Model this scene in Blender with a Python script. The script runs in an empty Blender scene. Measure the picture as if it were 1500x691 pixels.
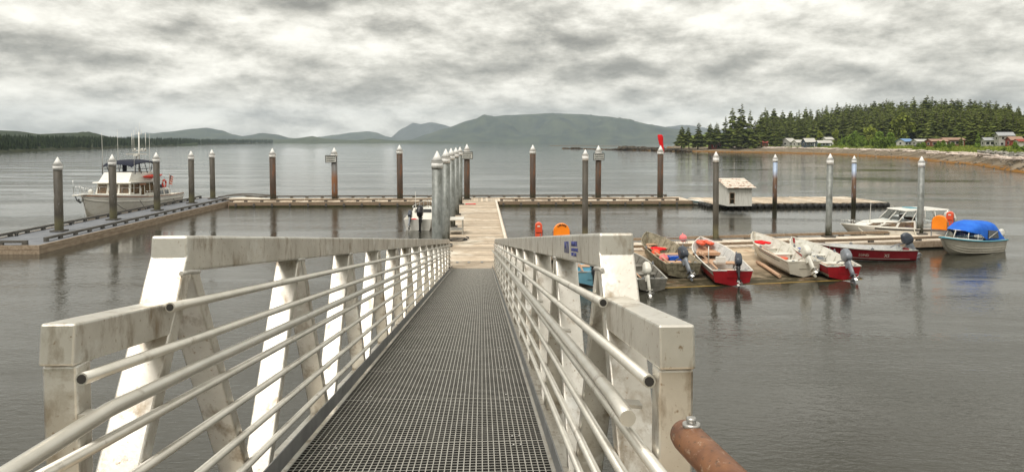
import bpy, math, random
from mathutils import Vector, Matrix, noise as mnoise
R = math.radians
rnd = random.Random(7)
scene = bpy.context.scene
COL = scene.collection

# ------------------------------------------------------------------ camera
H = 5.65                     # eye height above the water, metres
F = 1000.0; CX = 750.0; CY = 253.0   # focal length and principal point in photo pixels
TH = math.atan(0.045)        # pitch down
cam_d = bpy.data.cameras.new('camera')
cam_d.sensor_width = 36.0; cam_d.lens = F / 1500 * 36
cam_d.shift_y = -(345.5 - CY) / 1500
cam_d.clip_start = 0.05; cam_d.clip_end = 40000
cam = bpy.data.objects.new('camera', cam_d); COL.objects.link(cam)
cam.location = (0, 0, H); cam.rotation_euler = (math.pi/2 - TH, 0, 0)
scene.camera = cam

# ------------------------------------------------------------------ world (overcast) and sun
SUN_EL, SUN_AZ = R(60), R(215)      # azimuth clockwise from +Y: behind the camera, a little to its left
world = bpy.data.worlds.new('World'); scene.world = world; world.use_nodes = True
wn, wl = world.node_tree.nodes, world.node_tree.links
wn.clear()
def wnode(t, **kw):
    n = wn.new(t)
    for k, v in kw.items(): setattr(n, k, v)
    return n
def wmath(op, a, b=None):
    n = wnode('ShaderNodeMath', operation=op)
    for i, v in enumerate((a, b)):
        if v is None: continue
        if isinstance(v, (int, float)): n.inputs[i].default_value = v
        else: wl.new(v, n.inputs[i])
    return n.outputs[0]
sky = wnode('ShaderNodeTexSky', sky_type='NISHITA'); sky.sun_disc = False
sky.sun_elevation = SUN_EL; sky.sun_rotation = SUN_AZ; sky.air_density = 1.5; sky.dust_density = 3.0
tc = wnode('ShaderNodeTexCoord')
sep = wnode('ShaderNodeSeparateXYZ'); wl.new(tc.outputs['Generated'], sep.inputs[0])
zc = wmath('ADD', wmath('MAXIMUM', sep.outputs[2], 0.0), 0.26)
comb = wnode('ShaderNodeCombineXYZ')
wl.new(wmath('DIVIDE', sep.outputs[0], zc), comb.inputs[0]); wl.new(wmath('DIVIDE', sep.outputs[1], zc), comb.inputs[1])
comb.inputs[2].default_value = 3.7
puff = wnode('ShaderNodeCombineXYZ')                # the bulging cloud sides: the same air seen more upright
wl.new(sep.outputs[0], puff.inputs[0]); wl.new(sep.outputs[1], puff.inputs[1]); wl.new(wmath('MULTIPLY', sep.outputs[2], 2.4), puff.inputs[2])
def wnoise(src, scale, detail, rough, dist, off):
    m = wnode('ShaderNodeVectorMath', operation='ADD'); wl.new(src, m.inputs[0]); m.inputs[1].default_value = off
    n = wnode('ShaderNodeTexNoise'); n.inputs['Scale'].default_value = scale; n.inputs['Detail'].default_value = detail
    n.inputs['Roughness'].default_value = rough; n.inputs['Distortion'].default_value = dist
    wl.new(m.outputs[0], n.inputs['Vector']); return n.outputs['Fac']
n1 = wnoise(comb.outputs[0], 0.50, 3, 0.5, 0.4, (2.3, 7.1, 0))
n2 = wnoise(comb.outputs[0], 2.0, 10, 0.62, 0.15, (0, 3.0, 1))
OFF = (5.0, 1.0, 2.0); OFF2 = (5.0, 1.0, 2.05)
pa = wnoise(puff.outputs[0], 5.6, 12, 0.63, 0.05, OFF); pb_ = wnoise(puff.outputs[0], 5.6, 12, 0.63, 0.05, OFF2)
lump = wmath('SUBTRACT', pa, pb_)                       # cloud tops catch the light, undersides are darker
mixv = wmath('ADD', wmath('ADD', wmath('MULTIPLY', n1, 0.62), wmath('MULTIPLY', n2, 0.78)), wmath('ADD', wmath('MULTIPLY', pa, 0.60), wmath('MULTIPLY', lump, 1.25)))
ramp = wnode('ShaderNodeValToRGB')
wl.new(wmath('DIVIDE', mixv, 2.0), ramp.inputs[0])
cr = ramp.color_ramp
cr.elements[0].position = 0.36; cr.elements[0].color = (0.185, 0.174, 0.148, 1)
cr.elements[1].position = 0.66; cr.elements[1].color = (0.80, 0.772, 0.69, 1)
for p, c in ((0.44, (0.31, 0.295, 0.255)), (0.51, (0.47, 0.449, 0.392)), (0.575, (0.63, 0.605, 0.535))):
    e = cr.elements.new(p); e.color = (*c, 1)
bgc = wnode('ShaderNodeBackground'); wl.new(ramp.outputs[0], bgc.inputs[0])
hor = wnode('ShaderNodeFloatCurve')               # overcast sky: pale band low over the sea, and brighter again towards the zenith
cv = hor.mapping.curves[0]; cv.points[0].location = (0.0, 0.50); cv.points[1].location = (1.0, 0.56)
cv.points.new(0.18, 0.39); cv.points.new(0.5, 0.50); hor.mapping.update()
wl.new(wmath('MAXIMUM', sep.outputs[2], 0.0), hor.inputs['Value'])
wl.new(wmath('MULTIPLY', hor.outputs[0], 2.0), bgc.inputs[1])
bgs = wnode('ShaderNodeBackground'); bgs.inputs[1].default_value = 0.08; wl.new(sky.outputs[0], bgs.inputs[0])
mx = wnode('ShaderNodeMixShader'); mx.inputs[0].default_value = 0.96   # cloud cover
wl.new(bgs.outputs[0], mx.inputs[1]); wl.new(bgc.outputs[0], mx.inputs[2])
wo = wnode('ShaderNodeOutputWorld'); wl.new(mx.outputs[0], wo.inputs[0])

sun_d = bpy.data.lights.new('sun', 'SUN'); sun_d.energy = 1.35; sun_d.angle = R(28); sun_d.color = (1, 0.955, 0.88)
sun = bpy.data.objects.new('sun', sun_d); COL.objects.link(sun)
sd = Vector((math.sin(SUN_AZ)*math.cos(SUN_EL), math.cos(SUN_AZ)*math.cos(SUN_EL), math.sin(SUN_EL)))
sun.rotation_euler = sd.to_track_quat('Z', 'Y').to_euler(); sun.location = sd * 60

vs = scene.view_settings
vs.view_transform = 'Standard'; vs.look = 'None'; vs.exposure = 1.05; vs.gamma = 1.0; vs.use_curve_mapping = False
scene.render.engine = 'CYCLES'
cy = scene.cycles
cy.use_denoising = True; cy.max_bounces = 8; cy.volume_bounces = 0
cy.caustics_reflective = False; cy.caustics_refractive = False; cy.sample_clamp_indirect = 6

# ------------------------------------------------------------------ photo pixel -> place
FW = Vector((0, math.cos(TH), -math.sin(TH))); UP = Vector((0, math.sin(TH), math.cos(TH)))
def ray(px, py): return Vector(((px-CX)/F, 0, 0)) + UP * (-(py-CY)/F) + FW
def P(px, py, z=0.0):                       # where the pixel's line of sight meets height z
    d = ray(px, py); return Vector((0, 0, H)) + d * ((z-H)/d.z)
def PY(px, py, Y):                          # where it meets distance Y
    d = ray(px, py); return Vector((0, 0, H)) + d * (Y/d.y)
YAW = 0.045                                 # the docks head a little to the left of the view axis
def G(xp, Y, z): return Vector((xp - YAW*Y, Y + YAW*xp, z))
DOCK_RZ = math.atan(YAW)

# ------------------------------------------------------------------ mesh helpers
class MB:
    def __init__(s): s.v = []; s.f = []; s.m = []; s.s = []
    def add(s, verts, faces, m=0, smooth=False):
        o = len(s.v); s.v += [tuple(v) for v in verts]
        for f in faces: s.f.append(tuple(o+i for i in f)); s.m.append(m); s.s.append(smooth)
        return s
    def hexa(s, p, m=0):                     # eight corners: bottom 4 (ccw from above), top 4
        return s.add(p, [(3,2,1,0),(4,5,6,7),(0,1,5,4),(1,2,6,5),(2,3,7,6),(3,0,4,7)], m)
    def box(s, c, d, m=0, rz=0.0, M=None):
        x, y, z = d[0]/2, d[1]/2, d[2]/2
        ps = [Vector(q) for q in ((-x,-y,-z),(x,-y,-z),(x,y,-z),(-x,y,-z),(-x,-y,z),(x,-y,z),(x,y,z),(-x,y,z))]
        if M is None: M = Matrix.Rotation(rz, 3, 'Z')
        return s.hexa([M @ p + Vector(c) for p in ps], m)
    def bar(s, a, b, w, t, up=(0,0,1), m=0):  # box from a to b, w across, t along 'up'
        a, b = Vector(a), Vector(b); d = (b-a).normalized(); sd_ = d.cross(Vector(up)).normalized(); u = sd_.cross(d).normalized()
        x, y = sd_*w/2, u*t/2
        return s.hexa([a-x-y, a+x-y, b+x-y, b-x-y, a-x+y, a+x+y, b+x+y, b-x+y], m)
    def rings(s, rs, m=0, closed=True, cap=True, smooth=True, mats=None):
        n = len(rs[0]); fs = []; o = len(s.v)
        s.v += [tuple(p) for r in rs for p in r]
        for i in range(len(rs)-1):
            for j in range(n if closed else n-1):
                k = (j+1) % n
                s.f.append((o+i*n+j, o+i*n+k, o+(i+1)*n+k, o+(i+1)*n+j)); s.m.append(mats[j] if mats else m); s.s.append(smooth)
        if cap and closed:
            s.f.append(tuple(o+j for j in reversed(range(n)))); s.m.append(m); s.s.append(False)
            s.f.append(tuple(o+(len(rs)-1)*n+j for j in range(n))); s.m.append(m); s.s.append(False)
        return s
    def tube(s, path, r, n=8, m=0, cap=True):
        path = [Vector(p) for p in path]; rs = []; up = Vector((0,0,1))
        for i, p in enumerate(path):
            d = (path[min(i+1, len(path)-1)] - path[max(i-1, 0)]).normalized()
            ref = Vector((1,0,0)) if abs(d.z) > 0.95 else up
            a = d.cross(ref).normalized(); b = a.cross(d).normalized()
            rr = r[i] if isinstance(r, (list, tuple)) else r
            rs.append([p + (a*math.cos(2*math.pi*k/n) + b*math.sin(2*math.pi*k/n))*rr for k in range(n)])
        return s.rings(rs, m, True, cap)
    def lathe(s, prof, n=16, c=(0,0,0), m=0, cap=True):
        c = Vector(c)
        return s.rings([[c + Vector((r*math.cos(2*math.pi*k/n), r*math.sin(2*math.pi*k/n), z)) for k in range(n)] for r, z in prof], m, True, cap)
    def panel(s, q, u0, u1, v0, v1, t=0.02, m=0, off=0.0):   # slab on the quad q = p00,p10,p11,p01
        q = [Vector(p) for p in q]
        def at(u, v): return (q[0]*(1-u)+q[1]*u)*(1-v) + (q[3]*(1-u)+q[2]*u)*v
        nrm = (q[1]-q[0]).cross(q[3]-q[0]).normalized()
        b = [at(u0,v0), at(u1,v0), at(u1,v1), at(u0,v1)]
        return s.hexa([p + nrm*(off-t) for p in b] + [p + nrm*(off+t) for p in b], m)
    def mesh(s, name, mats):
        me = bpy.data.meshes.new(name); me.from_pydata(s.v, [], s.f)
        for mt in (mats if isinstance(mats, (list, tuple)) else [mats]): me.materials.append(mt)
        me.polygons.foreach_set('material_index', s.m); me.polygons.foreach_set('use_smooth', s.s); me.update()
        return me
    def build(s, name, mats, parent=None, bevel=0.0, kind=None):
        return place(name, s.mesh(name, mats), parent, bevel, kind)
def place(name, me, parent=None, bevel=0.0, kind=None):
    o = bpy.data.objects.new(name, me); COL.objects.link(o)
    if parent is not None: o.parent = parent
    if bevel:
        b = o.modifiers.new('bevel', 'BEVEL'); b.width = bevel; b.segments = 2; b.limit_method = 'ANGLE'
    if kind: o['kind'] = kind
    return o
def tag(o, label, cat, group=None):
    o['label'] = label; o['category'] = cat
    if group: o['group'] = group
    return o
def thing(name, loc, rz, label, cat, group=None, M=None):
    o = bpy.data.objects.new(name, None); COL.objects.link(o); o.empty_display_size = 0.3
    if M is not None: o.matrix_world = M
    else: o.location = loc; o.rotation_euler = (0, 0, rz)
    return tag(o, label, cat, group)
def frame(a, b, up=(0,0,1)):                # matrix at a whose +y points to b
    a, b = Vector(a), Vector(b); y = (b-a).normalized(); x = y.cross(Vector(up)).normalized(); z = x.cross(y)
    M = Matrix((x, y, z)).transposed().to_4x4(); M.translation = a; return M

# ------------------------------------------------------------------ materials
MATS = {}
def mat(name, c1, c2=None, rough=0.6, metal=0.0, scale=3.0, detail=5, lo=0.35, hi=0.65, stretch=(1,1,1), bump=0.0, bscale=None, island=0.0, objrand=0.0, spec=0.5, trans=0.0, ior=1.45, emit=None):
    m = bpy.data.materials.new(name); m.use_nodes = True; nt = m.node_tree; N, L = nt.nodes, nt.links
    b = N['Principled BSDF']
    b.inputs['Roughness'].default_value = rough; b.inputs['Metallic'].default_value = metal
    b.inputs['Specular IOR Level'].default_value = spec; b.inputs['IOR'].default_value = ior
    if trans: b.inputs['Transmission Weight'].default_value = trans
    c2 = c2 or tuple(min(1, x*1.12) for x in c1)
    tcn = N.new('ShaderNodeTexCoord'); mp = N.new('ShaderNodeMapping'); mp.inputs['Scale'].default_value = stretch
    L.new(tcn.outputs['Object'], mp.inputs[0])
    nz = N.new('ShaderNodeTexNoise'); nz.inputs['Scale'].default_value = scale; nz.inputs['Detail'].default_value = detail; nz.inputs['Roughness'].default_value = 0.62
    L.new(mp.outputs[0], nz.inputs['Vector'])
    rp = N.new('ShaderNodeValToRGB'); rp.color_ramp.elements[0].position = lo; rp.color_ramp.elements[1].position = hi
    rp.color_ramp.elements[0].color = (*c1, 1); rp.color_ramp.elements[1].color = (*c2, 1)
    L.new(nz.outputs['Fac'], rp.inputs[0]); out = rp.outputs[0]
    def vary(out, src, amt):
        h = N.new('ShaderNodeHueSaturation'); mr = N.new('ShaderNodeMapRange')
        mr.inputs['To Min'].default_value = 1-amt; mr.inputs['To Max'].default_value = 1+amt
        L.new(src, mr.inputs[0]); L.new(mr.outputs[0], h.inputs['Value']); L.new(out, h.inputs['Color']); return h.outputs[0]
    if island:
        g = N.new('ShaderNodeNewGeometry'); out = vary(out, g.outputs['Random Per Island'], island)
    if objrand:
        oi = N.new('ShaderNodeObjectInfo'); out = vary(out, oi.outputs['Random'], objrand)
    L.new(out, b.inputs['Base Color'])
    if bump:
        nb = N.new('ShaderNodeTexNoise'); nb.inputs['Scale'].default_value = bscale or scale*4; nb.inputs['Detail'].default_value = 4
        L.new(mp.outputs[0], nb.inputs['Vector'])
        bn = N.new('ShaderNodeBump'); bn.inputs['Strength'].default_value = 1; bn.inputs['Distance'].default_value = bump
        L.new(nb.outputs['Fac'], bn.inputs['Height']); L.new(bn.outputs[0], b.inputs['Normal'])
    MATS[name] = m; return m
def over(m, color, scale, lo, hi, stretch=(1,1,1), zr=None, rough=None):
    """stains or growth of their own shape laid over a material (zr: only between these object heights)"""
    nt = m.node_tree; N, L = nt.nodes, nt.links; b = N['Principled BSDF']
    src = b.inputs['Base Color'].links[0].from_socket
    tcn = N.new('ShaderNodeTexCoord'); mp = N.new('ShaderNodeMapping'); mp.inputs['Scale'].default_value = stretch; mp.inputs['Location'].default_value = (3.1, 1.7, 0.4)
    L.new(tcn.outputs['Object'], mp.inputs[0])
    nz = N.new('ShaderNodeTexNoise'); nz.inputs['Scale'].default_value = scale; nz.inputs['Detail'].default_value = 6; nz.inputs['Roughness'].default_value = 0.65
    L.new(mp.outputs[0], nz.inputs['Vector'])
    mr = N.new('ShaderNodeMapRange'); mr.inputs['From Min'].default_value = lo; mr.inputs['From Max'].default_value = hi
    L.new(nz.outputs['Fac'], mr.inputs[0]); fac = mr.outputs[0]
    if zr:
        sp = N.new('ShaderNodeSeparateXYZ'); L.new(tcn.outputs['Object'], sp.inputs[0])
        m2 = N.new('ShaderNodeMapRange'); m2.inputs['From Min'].default_value = zr[0]; m2.inputs['From Max'].default_value = zr[1]
        L.new(sp.outputs[2], m2.inputs[0]); mm = N.new('ShaderNodeMath'); mm.operation = 'MULTIPLY'
        L.new(fac, mm.inputs[0]); L.new(m2.outputs[0], mm.inputs[1]); fac = mm.outputs[0]
    mx_ = N.new('ShaderNodeMix'); mx_.data_type = 'RGBA'; mx_.inputs['B'].default_value = (*color, 1)
    L.new(fac, mx_.inputs[0]); L.new(src, mx_.inputs['A']); L.new(mx_.outputs['Result'], b.inputs['Base Color'])
    return m

alu = mat('aluminium', (0.60,0.57,0.51), (0.80,0.775,0.715), rough=0.44, metal=0.85, scale=2.2, bump=0.0006, bscale=60)
over(alu, (0.34,0.275,0.20), 9, 0.52, 0.70, (1,1,0.45))
over(alu, (0.40,0.31,0.22), 45, 0.60, 0.70)
over(alu, (0.84,0.83,0.79), 3.5, 0.58, 0.66)
alu_pipe = mat('aluminium_pipe', (0.66,0.635,0.57), (0.76,0.735,0.675), rough=0.36, metal=0.75, scale=6, bump=0.0004, bscale=50)
over(alu_pipe, (0.38,0.33,0.27), 7, 0.6, 0.75)
weld = mat('weld', (0.5,0.48,0.43), (0.66,0.64,0.6), rough=0.5, metal=0.6, scale=60, bump=0.003, bscale=120)
rustspot = mat('rust', (0.35,0.2,0.08), (0.5,0.3,0.12), rough=0.8, scale=30)
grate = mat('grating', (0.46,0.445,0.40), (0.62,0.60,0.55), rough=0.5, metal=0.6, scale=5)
grate_shade = mat('grating_cell_shade', (0.035,0.034,0.031), (0.06,0.058,0.053), rough=0.6, metal=0.3, scale=6)  # bar bodies: shade inside the grating cells put into the colour
toe = mat('toe_plate', (0.24,0.245,0.25), (0.36,0.365,0.37), rough=0.45, metal=0.6, scale=5)
darkhole = mat('pipe_bore', (0.03,0.028,0.025), rough=0.9)
blue_ink = mat('blue_ink', (0.06,0.075,0.26), (0.10,0.115,0.32), rough=0.6, scale=90, lo=0.4, hi=0.7)
brown_paint = mat('brown_paint', (0.13,0.05,0.022), (0.24,0.105,0.045), rough=0.42, scale=16, bump=0.0008, bscale=30)
over(brown_paint, (0.42,0.10,0.035), 12, 0.62, 0.7)
over(brown_paint, (0.13,0.055,0.03), 26, 0.55, 0.7, (1,.25,1))
over(brown_paint, (0.40,0.30,0.22), 55, 0.60, 0.68)
over(brown_paint, (0.05,0.03,0.02), 90, 0.58, 0.66)
zinc = mat('zinc_bolt', (0.45,0.44,0.42), rough=0.4, metal=0.9, scale=20)
plank = mat('plank', (0.36,0.28,0.20), (0.60,0.51,0.40), rough=0.85, scale=1.6, stretch=(1.2,5,4), island=0.32, bump=0.002, bscale=10)
over(plank, (0.72,0.66,0.56), 0.5, 0.5, 0.66)
over(plank, (0.20,0.15,0.105), 1.3, 0.62, 0.74)
plank_dry = mat('bleached_plank', (0.62,0.53,0.42), (0.80,0.73,0.63), rough=0.85, scale=1.6, stretch=(1.2,5,4), island=0.12, bump=0.002, bscale=10)
ramp_wood = mat('ramp_plank', (0.30,0.215,0.135), (0.56,0.45,0.32), rough=0.8, scale=0.9, island=0.2, bump=0.002, bscale=10)
over(ramp_wood, (0.30,0.115,0.05), 0.9, 0.56, 0.68)
over(ramp_wood, (0.22,0.24,0.05), 0.7, 0.6, 0.72, (1,1.6,1))
over(ramp_wood, (0.050,0.040,0.018), 0.8, 0.25, 0.5, (1,1.4,1), zr=(.20, .05))
timber = mat('timber', (0.19,0.135,0.09), (0.34,0.255,0.175), rough=0.8, scale=2.5, stretch=(6,0.6,6), island=0.15, bump=0.003, bscale=12)
fascia = mat('fascia', (0.27,0.20,0.14), (0.44,0.35,0.26), rough=0.8, scale=2.5, stretch=(4,0.7,4), island=0.15, bump=0.003, bscale=12)
algae = mat('algae_timber', (0.025,0.028,0.012), (0.075,0.075,0.02), rough=0.7, scale=3, bump=0.01, bscale=10)
rail_dark = mat('rail_timber_dark', (0.075,0.07,0.062), (0.16,0.15,0.135), rough=0.7, scale=3, stretch=(5,0.6,5))
rail_pale = mat('rail_pale', (0.60,0.54,0.45), (0.76,0.71,0.62), rough=0.8, scale=3, stretch=(5,0.6,5))
grey_deck = mat('grey_deck', (0.135,0.145,0.165), (0.205,0.215,0.235), rough=0.75, scale=1.2, island=0.08)
rubber = mat('rubber', (0.012,0.012,0.012), (0.03,0.03,0.028), rough=0.55, scale=5)
galv = mat('galvanised', (0.17,0.182,0.172), (0.26,0.272,0.258), rough=0.5, metal=0.25, scale=9, stretch=(1,1,0.6), bump=0.001, bscale=25)
over(galv, (0.11,0.115,0.10), 2.2, 0.55, 0.68, (1,1,0.4))
galv_blue = mat('galvanised_blue', (0.28,0.36,0.50), (0.40,0.47,0.58), rough=0.5, metal=0.3, scale=6)
over(galv_blue, (0.13,0.075,0.045), 2.0, 0.30, 0.46, (1,1,0.8), zr=(3.3, 2.6))
brown_pile = mat('brown_pile', (0.050,0.032,0.021), (0.092,0.06,0.04), rough=0.65, scale=3, stretch=(1,1,0.25), bump=0.002)
over(brown_pile, (0.19,0.07,0.026), 2.3, 0.5, 0.68, (2.2,2.2,0.35))
dark_pile = mat('dark_pile', (0.045,0.039,0.030), (0.095,0.083,0.064), rough=0.6, scale=3, stretch=(1,1,0.3), bump=0.002)
over(dark_pile, (0.28,0.29,0.285), 2.6, 0.62, 0.70, (1.5,1.5,0.8))
over(dark_pile, (0.13,0.12,0.065), 4, 0.2, 0.5, (1,1,1), zr=(1.4, 0.9))
rust_pile = mat('rust_pile', (0.085,0.075,0.065), (0.21,0.21,0.21), rough=0.6, scale=2, stretch=(4,4,0.1), bump=0.002)
over(rust_pile, (0.20,0.082,0.03), 2.5, 0.36, 0.5, (2,2,0.4), zr=(3.2, 2.4))
for m_ in (brown_pile, galv, rust_pile, galv_blue): over(m_, (0.035,0.034,0.018), 5, 0.30, 0.48, (1,1,.6), zr=(1.15, .75))
white_cap = mat('white_cap', (0.78,0.77,0.74), (0.86,0.85,0.83), rough=0.4, scale=2)
over(white_cap, (0.55,0.54,0.48), 6, 0.62, 0.78)
sign_white = mat('sign_white', (0.62,0.62,0.57), (0.70,0.70,0.66), rough=0.5)
black = mat('black_paint', (0.018,0.018,0.018), rough=0.5)
orange = mat('orange_plastic', (0.85,0.22,0.01), (0.93,0.27,0.015), rough=0.4, scale=3)
redbox = mat('red_plastic', (0.70,0.085,0.035), (0.78,0.115,0.05), rough=0.4, scale=3)
red = mat('red_paint', (0.30,0.010,0.016), (0.40,0.018,0.024), rough=0.35, scale=3)
maroon = mat('maroon_paint', (0.21,0.010,0.018), (0.28,0.018,0.026), rough=0.25, scale=3)
kred = mat('red_kayak_plastic', (0.72,0.045,0.02), rough=0.35, scale=3)
redcloth = mat('red_cloth', (0.80,0.008,0.012), (0.70,0.006,0.01), rough=0.85, scale=4)
pinkfloat = mat('pink_float', (0.75,0.16,0.17), (0.82,0.26,0.26), rough=0.5, scale=5)
bluetub = mat('blue_plastic', (0.015,0.10,0.55), (0.02,0.14,0.65), rough=0.45, scale=4)
bluecanvas = mat('blue_canvas', (0.010,0.105,0.56), (0.022,0.17,0.68), rough=0.8, scale=2.5, bump=0.006, bscale=5)
navy = mat('navy_canvas', (0.005,0.008,0.020), (0.010,0.014,0.034), rough=0.8, scale=3)
gel = mat('white_gelcoat', (0.72,0.70,0.64), (0.80,0.785,0.73), rough=0.3, scale=1.5)
cream = mat('cream_gelcoat', (0.58,0.545,0.465), (0.68,0.645,0.56), rough=0.35, scale=1.6)
bare_alu = mat('boat_aluminium', (0.46,0.445,0.40), (0.60,0.585,0.535), rough=0.45, metal=0.5, scale=3)
dull_alu = mat('dull_aluminium', (0.20,0.19,0.165), (0.33,0.315,0.28), rough=0.5, metal=0.5, scale=5)
olive = mat('olive_paint', (0.115,0.105,0.068), (0.24,0.215,0.15), rough=0.7, scale=5, lo=0.42, hi=0.55)
olive_in = mat('olive_inside', (0.20,0.18,0.125), (0.33,0.295,0.215), rough=0.75, scale=5, lo=0.42, hi=0.55)
greyin = mat('boat_inside_grey', (0.50,0.515,0.51), (0.64,0.65,0.635), rough=0.5, scale=3)
whitein = mat('boat_inside_white', (0.60,0.59,0.53), (0.73,0.715,0.65), rough=0.5, scale=3)
lightblue = mat('light_blue_paint', (0.17,0.42,0.55), (0.24,0.50,0.62), rough=0.4, scale=3)
tealtrim = mat('teal_trim', (0.10,0.33,0.42), rough=0.4)
bench_wood = mat('bench_wood', (0.42,0.25,0.15), (0.60,0.40,0.27), rough=0.7, scale=3, stretch=(1,6,1))
cowl_dark = mat('engine_charcoal', (0.045,0.052,0.068), (0.07,0.08,0.10), rough=0.25, scale=3)
cowl_white = mat('engine_white', (0.66,0.64,0.57), (0.74,0.72,0.65), rough=0.3, scale=3)
engine_grey = mat('engine_grey', (0.20,0.22,0.25), (0.28,0.30,0.33), rough=0.35, scale=5, metal=0.2)
engine_blk = mat('engine_black', (0.012,0.012,0.014), rough=0.3)
glass = mat('dark_glass', (0.018,0.02,0.02), (0.03,0.032,0.03), rough=0.04, scale=1, spec=0.8)
curtain_glass = mat('warm_glass', (0.06,0.04,0.025), (0.20,0.13,0.075), rough=0.06, scale=5, spec=0.8)
clear = mat('clear_glass', (0.85,0.88,0.86), rough=0.02, trans=1.0, ior=1.1)
teak = mat('teak', (0.24,0.095,0.045), (0.36,0.16,0.075), rough=0.45, scale=5)
chrome = mat('stainless', (0.6,0.6,0.58), rough=0.2, metal=1.0)
antifoul = mat('bottom_paint', (0.18,0.03,0.02), rough=0.6)
rope_w = mat('pale_rope', (0.62,0.58,0.48), (0.74,0.70,0.6), rough=0.9, scale=40, bump=0.003, bscale=80)
rope_d = mat('dark_rope', (0.035,0.035,0.035), rough=0.9)
yellow = mat('yellow_plastic', (0.75,0.45,0.03), rough=0.5)
for m_, c_ in ((gel, (0.50,0.46,0.38)), (cream, (0.36,0.33,0.27)), (whitein, (0.33,0.29,0.21)), (greyin, (0.30,0.29,0.25)), (red, (0.16,0.02,0.02))): over(m_, c_, 2.6, 0.56, 0.75, (1,1,2.5))
shed_wall = mat('shed_white', (0.62,0.61,0.56), (0.76,0.75,0.70), rough=0.8, scale=2.0, stretch=(4,4,0.6), island=0.10)
over(shed_wall, (0.42,0.40,0.35), 5, 0.6, 0.75, (1,1,0.3))
shed_roof = mat('shed_roof', (0.58,0.50,0.42), (0.74,0.68,0.6), rough=0.85, scale=4, island=0.2)
over(shed_roof, (0.24,0.10,0.045), 4, 0.52, 0.62)

# ------------------------------------------------------------------ the setting: water
def water_material():
    m = bpy.data.materials.new('sea_water'); m.use_nodes = True; N, L = m.node_tree.nodes, m.node_tree.links
    b = N['Principled BSDF']; b.inputs['Base Color'].default_value = (0.036, 0.035, 0.026, 1)
    b.inputs['Roughness'].default_value = 0.03; b.inputs['IOR'].default_value = 1.50
    tcn = N.new('ShaderNodeTexCoord')
    def nz(scale, detail, rough, stretch, rot, dist=0.0):
        mp = N.new('ShaderNodeMapping'); mp.inputs['Scale'].default_value = stretch; mp.inputs['Rotation'].default_value = (0,0,rot)
        L.new(tcn.outputs['Object'], mp.inputs[0])
        n = N.new('ShaderNodeTexNoise'); n.inputs['Scale'].default_value = scale; n.inputs['Detail'].default_value = detail
        n.inputs['Roughness'].default_value = rough; n.inputs['Distortion'].default_value = dist
        L.new(mp.outputs[0], n.inputs['Vector']); return n.outputs['Fac']
    def mth(op, a, c):
        n = N.new('ShaderNodeMath'); n.operation = op
        for i, v in enumerate((a, c)):
            if isinstance(v, (int, float)): n.inputs[i].default_value = v
            else: L.new(v, n.inputs[i])
        return n.outputs[0]
    tiny = nz(9.0, 2, 0.5, (1.0, 1.7, 1), R(33), 0.2)
    fine = nz(3.0, 3, 0.5, (1.0, 2.4, 1), R(24), 0.5)       # wind ripples
    mid = nz(0.75, 2, 0.5, (1.0, 2.0, 1), R(18), 0.4)
    swell = nz(0.16, 2, 0.5, (1.0, 2.2, 1), R(-8))
    gust = N.new('ShaderNodeMapRange'); gust.inputs['From Min'].default_value = 0.40; gust.inputs['From Max'].default_value = 0.62
    gust.inputs['To Min'].default_value = 0.28; gust.inputs['To Max'].default_value = 1.35
    L.new(nz(0.055, 3, 0.55, (0.6, 2.6, 1), R(-6), 0.5), gust.inputs[0])   # patches of calmer and rougher water
    h = mth('ADD', mth('ADD', mth('ADD', mth('MULTIPLY', fine, 0.017), mth('MULTIPLY', tiny, 0.005)), mth('MULTIPLY', mid, 0.016)), mth('MULTIPLY', swell, 0.02))
    h = mth('MULTIPLY', h, gust.outputs[0])
    bn = N.new('ShaderNodeBump'); bn.inputs['Strength'].default_value = 1.0; bn.inputs['Distance'].default_value = 1.0
    L.new(h, bn.inputs['Height']); L.new(bn.outputs[0], b.inputs['Normal'])
    return m
w = MB(); w.add([(-8500,-600,0),(8500,-600,0),(8500,8800,0),(-8500,8800,0)], [(0,1,2,3)])
w.build('water', water_material(), kind='structure')

# ------------------------------------------------------------------ mountains, hills, shores
def lerp_profile(prof, x):
    if x <= prof[0][0]: return prof[0][1]
    for (x0, y0), (x1, y1) in zip(prof, prof[1:]):
        if x <= x1:
            t = (x-x0)/(x1-x0); t = t*t*(3-2*t)*0.5 + t*0.5
            return y0 + (y1-y0)*t
    return prof[-1][1]
def ridge(name, prof, Y, depth, m, step=2, rough=1.0, rows=30):
    """a real ridge: crest at distance Y following the skyline, falling to the water before and behind it"""
    b = MB(); x0, x1 = prof[0][0], prof[-1][0]; n = int((x1-x0)/step)+1; rs = []
    for j in range(rows+1):
        v = j/rows*2-1                                   # -1 front foot ... 1 back foot
        row = []
        for i in range(n):
            px = x0 + (x1-x0)*i/(n-1)
            X = (px-CX)/F*Y; top = max(0.0, H + (208-lerp_profile(prof, px))/F*Y)
            dd = v*depth
            nn = mnoise.fractal(Vector((X/ (depth*0.35), (Y+dd)/(depth*0.35), Y*0.01)), 1.0, 2.1, 5)
            prof_v = (1-abs(v))**0.85 if v < 0 else (1-v)**0.7
            hh = top*prof_v*(1 + rough*0.60*nn*min(1, abs(v)*2.5)) + rough*0.02*top*nn
            row.append((X*(1+dd/Y), Y+dd, hh-3 if abs(v) > 0.999 else hh))
        rs.append(row)
    b.rings(rs, 0, closed=False)
    return b.build(name, m, kind='structure')
far_wood = mat('far_forest', (0.020,0.032,0.026), (0.075,0.088,0.050), rough=0.95, scale=0.008, detail=8, spec=0.1)
near_wood = mat('hill_forest', (0.018,0.027,0.013), (0.042,0.055,0.022), rough=0.95, scale=0.03, detail=8, spec=0.1, bump=6, bscale=0.06)
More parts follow.
